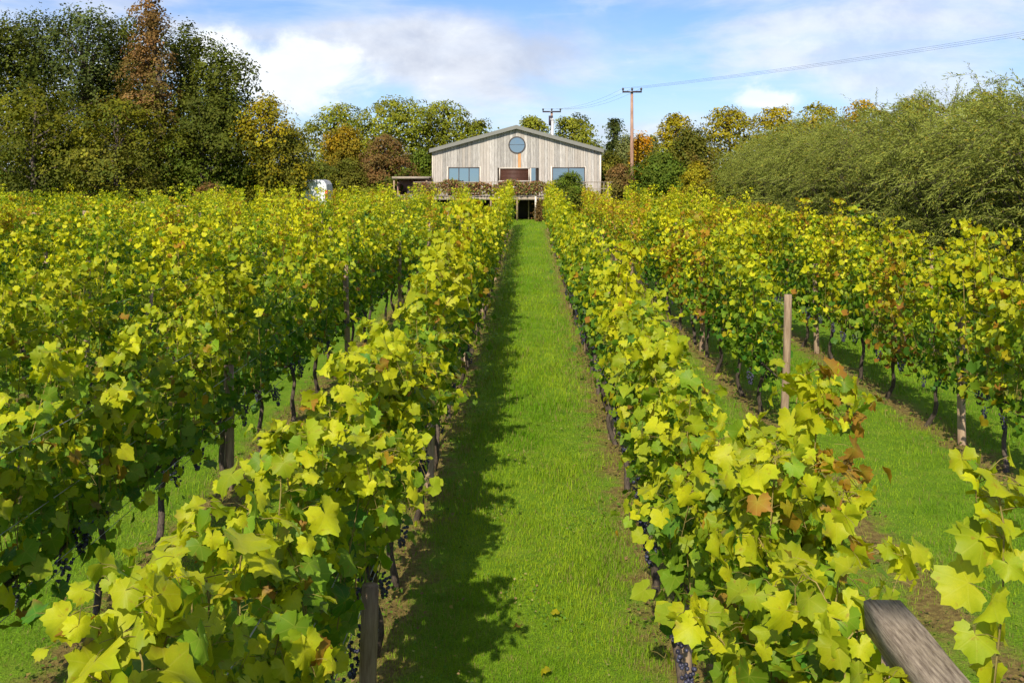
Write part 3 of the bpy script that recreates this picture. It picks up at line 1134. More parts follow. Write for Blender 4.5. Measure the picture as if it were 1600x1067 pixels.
# weathered horizontal beam of the end assembly at the near end of the first right row
root = empty('end_brace', (1.13, 0, 0))
nb = 12
t = np.linspace(0, 1, nb)
yy = 1.0 + 2.2 * t
prof = np.array([(-0.062, 0), (-0.058, -0.1), (0.058, -0.1), (0.066, -0.012), (0.055, 0.002), (-0.052, 0.004)])
g = np.random.default_rng(3)
V_ = []
for y in yy:
    for (x, z) in prof:
        V_.append((x + g.normal(0, 0.0015), y, 2.10 + z + g.normal(0, 0.0015)))
V_ = np.array(V_)
m6 = len(prof)
Q = np.array([(i * m6 + j, i * m6 + (j + 1) % m6, (i + 1) * m6 + (j + 1) % m6, (i + 1) * m6 + j) for i in range(nb - 1) for j in range(m6)])
me = npmesh('beam', V_, [Q, np.array([list(range(m6))[::-1], list(range((nb - 1) * m6, nb * m6))])], M['beam'])
obj('beam', me, root)
for y in (1.15, 3.05):
    V_, Fc = tubes([([(0, y, -0.05), (0, y, 1.99)], [0.06, 0.055])], 10)
    obj('post', npmesh('post', V_, Fc, M['post']), root)
tag(root, 'weathered square wooden beam among leaves in the bottom right corner', 'beam')

for k in (-3, -2, -1, 1, 2, 3, 4):
    x = ROWX[k]
    y0 = {1: 1.2, 2: 12.7, 3: 9, 4: 10, -1: 1.5, -2: 5, -3: 8}[k]
    y1 = ENDS[k]
    root = empty('wire_trellis', (x, y0, 0))
    for z in (0.72, 0.80, 1.25, 1.72):
        ys_ = np.arange(0, y1 - y0 + 1, 3.0)
        pts = np.stack([np.full(len(ys_), 0.05), ys_, z - 0.02 * np.sin(ys_ * 1.05) ** 2], 1)
        V_, Fc = tubes([(pts, np.full(len(pts), 0.0036))], 4)
        obj('wire', npmesh('wire', V_, Fc, M['metal']), root)
    tag(root, 'thin steel trellis wires strung along the %s' % rowname(k), 'trellis', 'trellis wires')

# ------------------------------------------------------------------ barn
YF = 69.0
BX0, BX1, BXC = -6.70, 4.92, -0.89
EAVE, RIDGE, BASE = 4.70, 6.30, 1.60


def roofz(x):
    return RIDGE - (RIDGE - EAVE) * abs(x - BXC) / (BX1 - BXC)


barn = empty('timber_barn', (0, 0, 0))
tag(barn, 'pale weathered timber-clad barn with a shallow gable and round window', 'barn')
V_, Fc = prism_xz([(BX0 + 0.02, 0), (BX1 - 0.02, 0), (BX1 - 0.02, EAVE - 0.02), (BXC, RIDGE - 0.02), (BX0 + 0.02, EAVE - 0.02)], YF + 0.06, YF + 16)
obj('wall', pymesh('wall', V_, Fc, M['dark']), barn)
# openings: x0, x1, z0, z1
OPEN = [(-5.62, -3.44, 1.72, 3.54), (-2.09, 0.02, 1.62, 3.50), (0.06, 0.50, 1.62, 3.50), (1.58, 3.86, 1.72, 3.54)]
RC, RZ, RR = -0.85, 5.08, 0.555
g = random.Random(8)
x = BX0
while x < BX1 - 0.02:
    w = g.choice([0.145, 0.17, 0.2, 0.2, 0.225])
    x1 = min(x + w, BX1)
    if BX1 - x1 < 0.06:
        x1 = BX1
    xa, xb = x + 0.006, x1 - 0.006
    xm = (xa + xb) / 2
    cuts = []
    for (a0, a1, z0, z1) in OPEN:
        if xb > a0 and xa < a1:
            cuts.append((z0, z1))
    zlo, pieces = BASE, []
    circ = abs(xm - RC) < RR - 0.01
    cuts.sort()
    for (z0, z1) in cuts:
        if z0 - zlo > 0.15:
            pieces.append((zlo, z0))
        zlo = max(zlo, z1)
    yo = YF + g.uniform(-0.012, 0.012)
    samples = [xa, xa + (xb - xa) * 0.33, xa + (xb - xa) * 0.67, xb]
    top = [(s, roofz(s) - 0.05) for s in samples]
    newboard = abs(xm - (-0.69)) < 0.15 and circ
    polys = []
    for (z0, z1) in pieces:
        polys.append([(xa, z0), (xb, z0), (xb, z1), (xa, z1)])
    if circ:
        hz = [math.sqrt(max(0.0, RR ** 2 - (s - RC) ** 2)) for s in samples]
        polys.append([(xa, zlo), (xb, zlo)] + [(s, RZ - h) for s, h in list(zip(samples, hz))[::-1]])
        polys.append([(s, RZ + h) for s, h in zip(samples, hz)] + top[::-1])
    else:
        polys.append([(xa, zlo), (xb, zlo)] + top[::-1])
    for q, pl in enumerate(polys):
        mt = M['plank_new'] if newboard and q == len(polys) - 2 else M['plank']
        V_, Fc = prism_xz(pl, yo, yo + 0.03)
        obj('plank', pymesh('plank', V_, Fc, mt), barn)
    x = x1
# corner trims
for cx in (BX0 - 0.05, BX1 - 0.05):
    box('corner_board', cx, cx + 0.10, YF - 0.05, YF + 0.06, BASE, EAVE - 0.07, M['trim'], barn)
# roof
for s in (-1, 1):
    ex = BXC + s * (BX1 - BXC + 0.22)
    ez = RIDGE - (RIDGE - EAVE) * (BX1 - BXC + 0.22) / (BX1 - BXC)
    pl = [(BXC, RIDGE), (ex, ez), (ex, ez + 0.13), (BXC, RIDGE + 0.13)]
    if s > 0:
        pl = pl
    V_, Fc = prism_xz(pl, YF - 0.28, YF + 16.3)
    rf = obj('roof', pymesh('roof', V_, Fc, M['roof']), barn)
    dzn = 0.10
    pl = [(BXC, RIDGE - dzn), (ex, ez - dzn), (ex, ez + 0.16), (BXC, RIDGE + 0.16)]
    V_, Fc = prism_xz(pl, YF - 0.34, YF - 0.283)
    obj('verge_board', pymesh('verge_board', V_, Fc, M['verge']), rf)
    V_, Fc = tubes([([(ex + s * 0.06, YF - 0.3, ez + 0.0), (ex + s * 0.06, YF + 16.2, ez - 0.03)], [0.06, 0.06])], 8)
    obj('gutter', npmesh('gutter', V_, Fc, M['verge']), rf)
V_, Fc = tubes([([(1.72, YF + 5, 5.3), (1.72, YF + 5, 7.05)], [0.10, 0.10]), ([(1.72, YF + 5, 7.06), (1.72, YF + 5, 7.2)], [0.16, 0.03])], 10)
obj('flue_pipe', npmesh('flue_pipe', V_, Fc, M['flue'], smooth=False), barn)


def pane(name, x0, x1, z0, z1, parent, y):
    tilt = (z1 - z0) * math.tan(R(1.3))
    V_ = [(x0, y, z0), (x1, y, z0), (x1, y + tilt, z1), (x0, y + tilt, z1)]
    return obj(name, npmesh(name, V_, [np.array([(0, 1, 2, 3)])], M['glass']), parent)


def window(x0, x1, z0, z1, n):
    w = empty('window')
    w.parent = barn
    y = YF + 0.02
    f = 0.07
    box('frame_head', x0, x1, y - 0.06, y + 0.04, z1 - f, z1, M['frame'], w)
    box('sill', x0 - 0.05, x1 + 0.05, y - 0.1, y + 0.04, z0 - 0.06, z0, M['trim'], w)
    for q in range(n + 1):
        xx = x0 + (x1 - x0 - 0.06) * q / n
        box('mullion', xx, xx + 0.06, y - 0.05, y + 0.04, z0, z1 - f, M['frame'], w)
    for q in range(n):
        xa = x0 + 0.06 + (x1 - x0 - 0.06) * q / n
        xb = x0 + (x1 - x0 - 0.06) * (q + 1) / n
        pane('pane', xa, xb, z0, z1 - f, w, y - 0.03)
    # pale reveal boards round the opening
    box('reveal', x0 - 0.07, x0 - 0.004, y - 0.055, y + 0.04, z0, z1 + 0.06, M['trim'], w)
    box('reveal', x1 + 0.004, x1 + 0.07, y - 0.055, y + 0.04, z0, z1 + 0.06, M['trim'], w)
    return w


window(-5.62, -3.44, 1.76, 3.54, 3)
window(1.58, 3.86, 1.76, 3.54, 2)
# shuttered hatch in the middle
hx0, hx1 = -2.09, 0.02
h = empty('hatch')
h.parent = barn
box('hatch_frame', hx0, hx1, YF - 0.07, YF + 0.05, 3.44, 3.51, M['trim'], h)
box('hatch_frame', hx0, hx0 + 0.07, YF - 0.068, YF + 0.05, 2.62, 3.44, M['trim'], h)
box('hatch_frame', hx1 - 0.07, hx1, YF - 0.068, YF + 0.05, 2.62, 3.44, M['trim'], h)
box('sill', hx0 - 0.03, hx1 + 0.03, YF - 0.12, YF + 0.05, 2.55, 2.62, M['trim'], h)
for q in range(9):
    z = 2.62 + q * 0.0911
    box('shutter_slat', hx0 + 0.07, hx1 - 0.07, YF + 0.005 + 0.004 * (q % 2), YF + 0.04, z + 0.004, z + 0.088, M['shutter'], h)
box('lower_panel', hx0, hx1, YF + 0.01, YF + 0.04, 1.62, 2.55, M['shutter'], h)
# glazed leaf standing open beside the hatch
d = empty('open_door')
d.parent = barn
box('door_frame', 0.07, 0.13, YF - 0.05, YF + 0.03, 1.63, 3.49, M['trim'], d)
box('door_frame', 0.43, 0.49, YF - 0.05, YF + 0.03, 1.63, 3.49, M['frame'], d)
pane('pane', 0.13, 0.43, 1.65, 3.47, d, YF - 0.01)
# round window
w = empty('round_window')
w.parent = barn
n = 40
ang = [2 * math.pi * q / n for q in range(n)]
V_, Q = [], []
for (rr, yy) in ((0.60, YF - 0.04), (0.60, YF + 0.03), (0.515, YF + 0.03), (0.515, YF - 0.04)):
    V_ += [(RC + rr * math.cos(a_), yy, RZ + rr * math.sin(a_)) for a_ in ang]
for r_ in range(4):
    for q in range(n):
        Q.append((r_ * n + q, r_ * n + (q + 1) % n, ((r_ + 1) % 4) * n + (q + 1) % n, ((r_ + 1) % 4) * n + q))
obj('round_frame', pymesh('round_frame', V_, Q, M['frame']), w)
V_ = [(RC + 0.52 * math.cos(a_), YF + 0.0 + 0.01 * math.sin(a_), RZ + 0.52 * math.sin(a_)) for a_ in ang]
obj('pane', pymesh('pane', V_, [tuple(range(n))], M['glass']), w)
box('glazing_bar', RC - 0.51, RC + 0.51, YF - 0.03, YF - 0.012, RZ + 0.012, RZ + 0.036, M['frame'], w)

# ------------------------------------------------------------------ deck in front of the barn
deck = empty('timber_deck', (0, 66, 0))
tag(deck, 'raised timber deck on posts along the front of the barn', 'deck')
DX0, DX1, DZ = -7.7, 5.5, 1.60
q = 0
y = 0.0
while y < 2.75:
    box('deck_board', DX0, DX1, y, y + 0.138, DZ - 0.03, DZ, M['deck'], deck)
    y += 0.145
box('rim_beam', DX0, DX1, 0.03, 0.08, DZ - 0.23, DZ - 0.035, M['deck'], deck)
for px in (672, 720, 767, 808, 837, 905, 950):
    X = (px - VX) / F * 66
    top = DZ + 0.98 if px in (672, 720, 767, 837, 905, 950) else DZ - 0.04
    box('deck_post', X - 0.06, X + 0.06, -0.06, 0.025, -0.03, top, M['post'] if px != 837 else M['trim'], deck)
for z in (0.5, 0.93):
    box('rail', DX0, 1.0, -0.02, 0.02, DZ + z, DZ + z + 0.05, M['deck'], deck)
    box('rail', 1.05, DX1, -0.02, 0.02, DZ + z, DZ + z + 0.05, M['deck'], deck)
xx = DX0 + 0.1
while xx < DX1:
    box('baluster', xx - 0.015, xx + 0.015, -0.012, 0.012, DZ + 0.004, DZ + 0.925, M['deck'], deck)
    xx += 0.22
# boarded undercroft wall
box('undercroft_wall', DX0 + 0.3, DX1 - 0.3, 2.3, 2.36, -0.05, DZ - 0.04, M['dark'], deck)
for px in (790, 826):
    X = (px - VX) / F * 67.5
    box('prop', X - 0.04, X + 0.04, 1.5, 1.58, -0.03, DZ - 0.04, M['post'], deck)


def leafy(name, P, N, S, C, shapes, mat, parent=None, g=None, tipdown=0.5):
    g = g or np.random.default_rng(1)
    tip = g.normal(0, 0.6, P.shape) + np.array([0, 0, -tipdown])
    V_, T_, C_, U_ = leaf_arrays(shapes, P, frames(N, tip), S, C, g)
    return obj(name, npmesh(name, V_, [T_], mat, C_), parent)


# climbing vine tangled along the railing
g = np.random.default_rng(31)
cv = empty('climbing_vine', (0, 65.9, 0))
n = 5200
X = g.uniform(DX0, 1.3, n)
wob = 0.5 + 0.5 * np.sin(X * 2.3 + 1) * np.sin(X * 0.9)
Z = DZ + 0.15 + (0.6 + 0.4 * wob) * g.random(n) ** 0.8 + 0.03 * g.normal(0, 1, n)
Pn = np.stack([X, g.normal(0, 0.09, n), Z], 1)
keep = g.random(n) < 0.45 + 0.5 * wob
Pn = Pn[keep]
n = len(Pn)
u = g.random(n)[:, None]
C = np.where(u < 0.38, np.array([0.24, 0.10, 0.05]), np.where(u < 0.62, np.array([0.30, 0.20, 0.09]), np.where(u < 0.85, np.array([0.13, 0.15, 0.03]), np.array([0.32, 0.30, 0.07]))))
C = C * g.uniform(0.7, 1.25, (n, 1))
leafy('foliage', Pn, g.normal(0, 0.5, (n, 3)) + np.array([0, -0.7, 0.5]), g.uniform(0.06, 0.12, n), C, L2S, M['tree_leaf'], cv, g)
pts = []
for s in range(9):
    xx = np.linspace(DX0 + s * 0.95, DX0 + s * 0.95 + 1.5, 8)
    pts.append((np.stack([xx, 0.05 * np.sin(xx * 5), DZ + 0.45 + 0.3 * np.sin(xx * 2.2 + s)], 1), np.full(8, 0.018)))
V_, Fc = tubes(pts, 5)
obj('stem', npmesh('stem', V_, Fc, M['bark']), cv)
tag(cv, 'red-brown climbing vine tangled along the deck railing', 'vine')

# pale garden chairs on the deck behind the railing


def chair(px, label):
    X = (px - VX) / F * 67
    c = empty('garden_chair', (X, 67.0, DZ))
    for sx in (-0.22, 0.22):
        for sy in (-0.2, 0.2):
            box('leg', sx - 0.02, sx + 0.02, sy - 0.02, sy + 0.02, 0, 0.43, M['white'], c)
        box('back_stile', sx - 0.02, sx + 0.02, 0.185, 0.215, 0.472, 0.88, M['white'], c)
    box('seat', -0.25, 0.25, -0.24, 0.24, 0.432, 0.47, M['white'], c)
    for z in (0.56, 0.68, 0.80):
        box('back_slat', -0.2, 0.2, 0.19, 0.21, z, z + 0.07, M['white'], c)
    tag(c, label, 'chair', 'garden chairs on the deck')


chair(722, 'pale garden chair on the deck before the left window')
chair(803, 'pale garden chair on the deck left of the open glazed door')
chair(822, 'pale garden chair on the deck nearest the open glazed door')

# open garden shelter left of the barn
s = empty('garden_shelter', (-8.0, 67.6, 0))
tag(s, 'low flat-roofed garden shelter against the left side of the barn', 'shelter')
box('roof', -1.2, 1.25, -0.9, 1.6, 2.78, 2.90, M['deck'], s)
box('fascia', -1.22, 1.27, -0.93, -0.903, 2.76, 2.91, M['deck'], s)
for X in (-1.1, 1.1):
    box('post', X - 0.05, X + 0.05, -0.8, -0.7, 0.0, 2.777, M['post'], s)
box('back_wall', -1.15, 1.2, 1.4, 1.48, 0.0, 2.777, M['pinkwall'], s)
box('side_wall', -0.98, -0.9, -0.3, 1.39, 0.0, 2.4, M['pinkwall'], s)
box('counter', -0.85, 0.9, -0.5, 0.1, 1.60, 1.68, M['deck'], s)
for q in range(9):
    box('counter_board', -0.85 + q * 0.19, -0.85 + q * 0.19 + 0.17, -0.46, -0.43, 0.3, 1.597, M['post'], s)
st = empty('outdoor_oven', (-7.9, 67.9, 1.68))
V_, Fc = prism_xz([(-0.45, 0), (0.45, 0), (0.32, 0.42), (-0.32, 0.42)], -0.25, 0.3)
obj('hood', pymesh('hood', V_, Fc, M['frame']), st)
box('chimney', 0.08, 0.2, 0.0, 0.12, 0.42, 1.05, M['frame'], st)
box('mouth', -0.25, 0.22, -0.275, -0.253, 0.08, 0.32, M['dark'], st)
tag(st, 'dark metal oven with a sloping hood on the shelter counter', 'oven')
tb = empty('garden_table', (-8.15, 65.9, 0))
box('top', -0.55, 0.55, -0.35, 0.35, 1.58, 1.64, M['greentable'], tb)
for X in (-0.5, 0.44):
    box('leg', X, X + 0.06, -0.3, -0.24, 0, 1.577, M['greentable'], tb)
    box('leg', X, X + 0.06, 0.24, 0.3, 0, 1.577, M['greentable'], tb)
tag(tb, 'small green painted table in front of the garden shelter', 'table')

# ------------------------------------------------------------------ vehicles


def vehicle(name, loc, L, W, prof, mat, win, lamps, label, cat, rz=0.0):
    """prof: side outline (x along length, z); extruded with rounded shoulders"""
    r = empty(name, loc, rz)
    secs = [(-W / 2, 0.90), (-W / 2 + 0.05, 1.0), (W / 2 - 0.05, 1.0), (W / 2, 0.90)]
    V_, F_ = [], []
    m = len(prof)
    for (y, k) in secs:
        for (x, z) in prof:
            cx = L / 2
            zz = 0.3 + (z - 0.3) * (0.94 if k < 1 and z > 1.2 else 1.0)
            V_.append((cx + (x - cx) * (0.985 if k < 1 else 1.0), y, zz))
    for s_ in range(3):
        for i_ in range(m):
            j_ = (i_ + 1) % m
            F_.append((s_ * m + i_, s_ * m + j_, (s_ + 1) * m + j_, (s_ + 1) * m + i_))
    F_.append(tuple(range(m))[::-1])
    F_.append(tuple(range(3 * m, 4 * m)))
    obj('body', pymesh('body', V_, F_, mat), r)
    for pl in win:
        for y in (-W / 2 - 0.012, W / 2 + 0.002):
            V_, F_ = prism_xz(pl, y, y + 0.01)
            obj('side_window', pymesh('side_window', V_, F_, M['glass']), r)
    for x in (0.9, L - 0.95):
        for y in (-W / 2 + 0.02, W / 2 - 0.2):
            wv = empty('wheel', (x, y, 0.33))
            wv.parent = r
            a_ = np.arange(18) / 18 * 2 * math.pi
            ring = [(rr * math.cos(q), yy, rr * math.sin(q)) for (rr, yy) in ((0.2, 0.0), (0.31, -0.03), (0.33, 0.03), (0.33, 0.15), (0.31, 0.2), (0.2, 0.18)) for q in a_]
            Q_ = [(s_ * 18 + q, s_ * 18 + (q + 1) % 18, (s_ + 1) * 18 + (q + 1) % 18, (s_ + 1) * 18 + q) for s_ in range(5) for q in range(18)]
            obj('tyre', pymesh('tyre', ring, Q_, M['rubber']), wv)
            ring = [(0.2 * math.cos(q), 0.02, 0.2 * math.sin(q)) for q in a_] + [(0.2 * math.cos(q), 0.16, 0.2 * math.sin(q)) for q in a_]
            obj('rim', pymesh('rim', ring, [tuple(range(18)), tuple(range(18, 36))[::-1]] + [(q, q + 18, (q + 1) % 18 + 18, (q + 1) % 18) for q in range(18)], M['metal']), wv)
    for (x0, x1, z0, z1) in lamps:
        for y in (-W / 2 - 0.015, W / 2 - 0.08):
            box('tail_light', x0, x1, y, y + 0.095, z0, z1, M['red'], r)
    for x in (-0.04, L - 0.06):
        box('bumper', x, x + 0.12, -W / 2 + 0.06, W / 2 - 0.06, 0.36, 0.56, M['rubber'], r)
    tag(r, label, cat)
    return r


zv = gz(-14, 63)
van = [(0.05, 0.32), (5.0, 0.32), (5.02, 1.2), (4.93, 1.9), (4.78, 2.12), (4.5, 2.2), (1.7, 2.2), (1.35, 2.08), (0.75, 1.25), (0.1, 1.02), (0.02, 0.6)]
vanwin = [[(1.0, 1.3), (1.9, 1.3), (1.9, 1.9), (1.5, 1.9)]]
vehicle('parked_van', (-17.55, 62.6, zv), 5.0, 1.9, van, M['carpaint_white'], vanwin, [(4.86, 5.01, 1.02, 1.55)], 'white van with red tail light parked behind the olive bush', 'van')
# ------------------------------------------------------------------ utility poles and wires


def pole(px, py, Y, z0, arm, label, transformer=False, sag=0):
    c = at(px, py, Y)
    r = empty('utility_pole', (c.x, Y, z0))
    H = c.z - z0
    V_, Fc = tubes([([(0, 0, -0.1), (0, 0, H * 0.5), (0, 0, H)], [0.15, 0.13, 0.10])], 10)
    obj('shaft', npmesh('shaft', V_, Fc, M['pole'], smooth=True), r)
    box('crossarm', -arm / 2, arm / 2, -0.19, -0.122, H - 0.13, H + 0.0, M['insul'], r)
    for s_ in (-1, 0, 1):
        V_, Fc = tubes([([(s_ * arm * 0.47, -0.155, H), (s_ * arm * 0.47, -0.155, H + 0.1), (s_ * arm * 0.47, -0.155, H + 0.17), (s_ * arm * 0.47, -0.155, H + 0.24)], [0.03, 0.08, 0.085, 0.04])], 8)
        obj('insulator', npmesh('insulator', V_, Fc, M['insul']), r)
    if transformer:
        box('transformer', -0.28, 0.1, -0.55, -0.13, H - 1.35, H - 0.45, M['insul'], r)
    tag(r, label, 'utility pole')
    return c, arm


c1, a1 = pole(987, 143, 75, 0.9, 1.45, 'tall reddish wooden utility pole with crossarm right of the barn')
c2, a2 = pole(862, 174, 92, 0.0, 1.7, 'distant utility pole with dark crossarm behind the barn roof', True)
r = empty('utility_pole', (42, 38, 0))
V_, Fc = tubes([([(0, 0, -0.1), (0, 0, 6), (0, 0, 12.6)], [0.17, 0.15, 0.12])], 10)
obj('shaft', npmesh('shaft', V_, Fc, M['pole']), r)
box('crossarm', -0.72, 0.72, -0.19, -0.122, 12.45, 12.58, M['insul'], r)
tag(r, 'utility pole beyond the right edge carrying the overhead cables', 'utility pole')
for n, s_ in enumerate((-1, 0, 1)):
    for seg, (A, B, sag) in enumerate([((c1.x + s_ * a1 * 0.47, 74.85, c1.z + 0.2), (42 + s_ * 0.68, 37.85, 12.75), 0.55), ((c1.x + s_ * a1 * 0.47, 74.85, c1.z + 0.2), (c2.x + s_ * a2 * 0.47, 91.85, c2.z + 0.2), 0.5)]):
        A, B = np.array(A), np.array(B)
        t = np.linspace(0, 1, 24)
        pts = A + (B - A) * t[:, None]
        pts[:, 2] -= sag * 4 * t * (1 - t)
        V_, Fc = tubes([(pts, np.full(24, 0.0065))], 4)
        o = obj('overhead_cable', npmesh('overhead_cable', V_, Fc, M['cable']))
        tag(o, '%s overhead cable running %s the reddish utility pole' % (('left', 'middle', 'right')[n], 'to the right from' if seg == 0 else 'behind the barn from'), 'cable', 'overhead cables')

# ------------------------------------------------------------------ trees
FAM = {
    'dark': [(0.060, 0.080, 0.008), (0.115, 0.130, 0.012), (0.075, 0.085, 0.012)],
    'pine': [(0.060, 0.085, 0.020), (0.095, 0.120, 0.026), (0.075, 0.09, 0.016)],
    'olive': [(0.12, 0.120, 0.014), (0.19, 0.175, 0.018), (0.09, 0.105, 0.012)],
    'grove': [(0.11, 0.115, 0.008), (0.20, 0.185, 0.008), (0.06, 0.080, 0.008)],
    'oak': [(0.14, 0.165, 0.010), (0.25, 0.265, 0.018), (0.18, 0.175, 0.016)],
    'yellow': [(0.27, 0.225, 0.010), (0.36, 0.27, 0.010), (0.20, 0.19, 0.010)],
    'gold': [(0.38, 0.22, 0.010), (0.32, 0.22, 0.012), (0.20, 0.16, 0.012)],
    'brown': [(0.18, 0.095, 0.036), (0.25, 0.14, 0.042), (0.16, 0.105, 0.026)],
    'maroon': [(0.16, 0.092, 0.034), (0.22, 0.115, 0.036), (0.17, 0.13, 0.032)],
    'orange': [(0.52, 0.24, 0.01), (0.42, 0.24, 0.012), (0.24, 0.19, 0.014)],
    'grey': [(0.17, 0.185, 0.055), (0.23, 0.235, 0.065), (0.12, 0.14, 0.04)],
    'green': [(0.080, 0.13, 0.012), (0.14, 0.19, 0.016), (0.10, 0.125, 0.012)],
}
FAM = {k: np.array(v) for k, v in FAM.items()}


def tree(name, label, px, wpx, top, Y, fam, seed, shape='round', low=0.12, dens=1.0, leaf=0.15, cat='tree', group=None, bark='bark', fam2=None, clump=0.29, trunkr=None):
    """tree seen at photo column px, wpx pixels wide, its top at photo row top"""
    g = np.random.default_rng(seed)
    c = at(px, top, Y)
    z0 = gz(c.x, Y)
    H = c.z - z0
    W = wpx / F * Y
    r = empty(name, (c.x, Y, z0))
    zb = low * H
    nc = int(40 * dens * max(1, H / 7.0)) + 10
    cen, rad = [], []
    cr_ = clump * W * 0.5
    for i_ in range(nc):
        t = ((i_ + g.random()) / nc)
        if shape == 'cone':
            prof = 0.12 + 0.95 * (1 - t) ** 0.85
        elif shape == 'spire':
            prof = (0.06 + 0.98 * (1 - t) ** 0.95) * g.uniform(0.7, 1.15)
        elif shape == 'ovoid':
            prof = math.sin(math.pi * (0.18 + 0.74 * t)) ** 0.7
        elif shape == 'dome':
            prof = math.sqrt(max(0.05, 1 - t ** 2.4))
        else:
            prof = math.sqrt(max(0.06, 1 - (2 * t - 0.85) ** 2 / 1.35))
        rr = W * 0.5 * prof
        rc = cr_ * math.exp(g.normal(-0.05, 0.35)) * (0.6 + 0.4 * prof)
        rho = max(0, rr - rc * 0.8) * math.sqrt(g.uniform(0.15, 1.0)) * g.choice([0.85, 1.0, 1.0, 1.12])
        an = i_ * 2.39996 + g.normal(0, 0.35)
        zc = zb + (H - zb - rc * 0.5) * t
        cen.append((rho * math.cos(an), rho * math.sin(an) * 0.9, zc))
        rad.append(rc)
    cen[-1] = (g.normal(0, 0.05) * W, 0, H - rad[-1] * 0.8)
    if shape == 'ovoid':            # leading shoots standing above the crown
        for q in range(5):
            cen.append((g.uniform(-0.2, 0.2) * W, g.uniform(-0.15, 0.15) * W, H * g.uniform(0.90, 0.99)))
            rad.append(cr_ * g.uniform(0.22, 0.4))
        nc += 5
    cen, rad = np.array(cen), np.array(rad)
    # leafy sprays sit on the upper and outer side of each bough, so gaps and dark undersides stay
    area = (rad ** 2).sum() * 4 * math.pi
    if shape == 'ovoid' and H > 9:
        leaf *= 1.12
    sr = leaf * 3.4
    ns = int(np.clip(area / (sr * sr) * 0.8 * dens, 60, 1000 if H > 9 else 720))
    per = int(np.clip((18500 if H > 9 else 10800) / ns, 18, 34))
    pr = rad ** 2 / (rad ** 2).sum()
    si = g.choice(nc, ns, p=pr)
    sd = g.normal(0, 1, (ns, 3))
    sd /= np.linalg.norm(sd, axis=1)[:, None]
    fl_ = (sd[:, 2] < -0.1) & (g.random(ns) < 0.75)
    sd[fl_, 2] *= -1
    flat = g.uniform(0.5, 0.85, nc) if shape != 'ovoid' else g.uniform(0.8, 1.3, nc)
    inner = g.random(ns) < 0.22
    sp = cen[si] + sd * (rad[si] * np.where(inner, g.uniform(0.1, 0.5, ns), g.uniform(0.72, 1.08, ns)))[:, None] * np.stack([np.full(ns, 1.1), np.full(ns, 1.1), flat[si]], 1)
    # push sprays away from the trunk axis a little and let some reach out
    outw = sp * np.array([1, 1, 0])
    outw /= np.linalg.norm(outw, axis=1)[:, None] + 1e-6
    sn = sd * 0.7 + outw * 0.25 + np.array([0, -0.1, 0.55]) + g.normal(0, 0.22, (ns, 3))
    sn /= np.linalg.norm(sn, axis=1)[:, None]
    ssz = sr * g.uniform(0.6, 1.35, ns)
    up = shape == 'ovoid'
    ci = np.repeat(si, per)
    k_ = np.repeat(np.arange(ns), per)
    n = ns * per
    q = g.normal(0, 1, (n, 3)) * np.array([0.5, 0.5, 0.5])
    nn = sn[k_]
    along = (q * nn).sum(1)[:, None] * nn
    q = q - along * (0.62 if not up else 0.2)           # flattened across the spray's face
    P = sp[k_] + q * ssz[k_][:, None] * (np.array([0.8, 0.8, 1.35]) if up else np.array([1.0, 1.0, 0.8]))
    P[:, 2] -= 0.25 * (q ** 2).sum(1) * ssz[k_]
    dd = nn
    keep = P[:, 2] > 0.05
    P, ci, dd, k_ = P[keep], ci[keep], dd[keep], k_[keep]
    n = len(P)
    stint = np.exp(g.normal(0, 0.16, ns))[k_]
    fc = FAM[fam]
    if fam2 is not None:
        mixz = np.clip((cen[:, 2] / H - 0.35) / 0.3 + g.normal(0, 0.3, nc), 0, 1)
    w_ = g.dirichlet((0.8, 0.8, 0.8), nc)
    cc = w_ @ fc
    if fam2 is not None:
        cc = cc * mixz[:, None] + (w_ @ FAM[fam2]) * (1 - mixz)[:, None]
    C = cc[ci] * (stint * (1 + g.normal(0, 0.07, n)))[:, None].clip(0.4, 1.8)
    C[:, 0] *= 1 + g.normal(0, 0.07, n)
    N = dd + g.normal(0, 0.24, (n, 3))
    S = leaf * g.uniform(0.6, 1.4, n)
    fo = leafy('crown', P, N, S, np.clip(C, 0.004, 0.6), TREE_L, M['tree_leaf'], r, g)
    tag(fo, kind='stuff')
    # trunk and limbs
    tr = trunkr or max(0.06, 0.022 * H)
    paths = []
    t = np.linspace(0, 1, 7)
    bx, by = g.normal(0, 0.03, 2) * W
    pts = np.stack([bx * np.sin(t * 3), by * np.sin(t * 2.5), -0.1 + t * H * 0.86], 1)
    paths.append((pts, tr * (1.15 - t) ** 0.9 + 0.01))
    for i_ in g.permutation(nc)[:min(nc, 22)]:
        e = cen[i_]
        zs_ = max(0.12 * H, min(e[2] * 0.72, H * 0.75))
        s0 = np.array([np.interp(zs_, pts[:, 2], pts[:, 0]), np.interp(zs_, pts[:, 2], pts[:, 1]), zs_])
        u = np.linspace(0, 1, 5)[:, None]
        br = s0 + (e - s0) * u + np.array([0, 0, 1]) * (0.08 * W * u * (1 - u)) + g.normal(0, 0.02 * W, (5, 3)) * u * (1 - u) * 3
        paths.append((br, np.linspace(tr * 0.38, 0.012, 5)))
    V_, Fc = tubes(paths, 6)
    obj('trunk', npmesh('trunk', V_, Fc, M[bark], smooth=True), r)
    tag(r, label, cat, group)
    return r


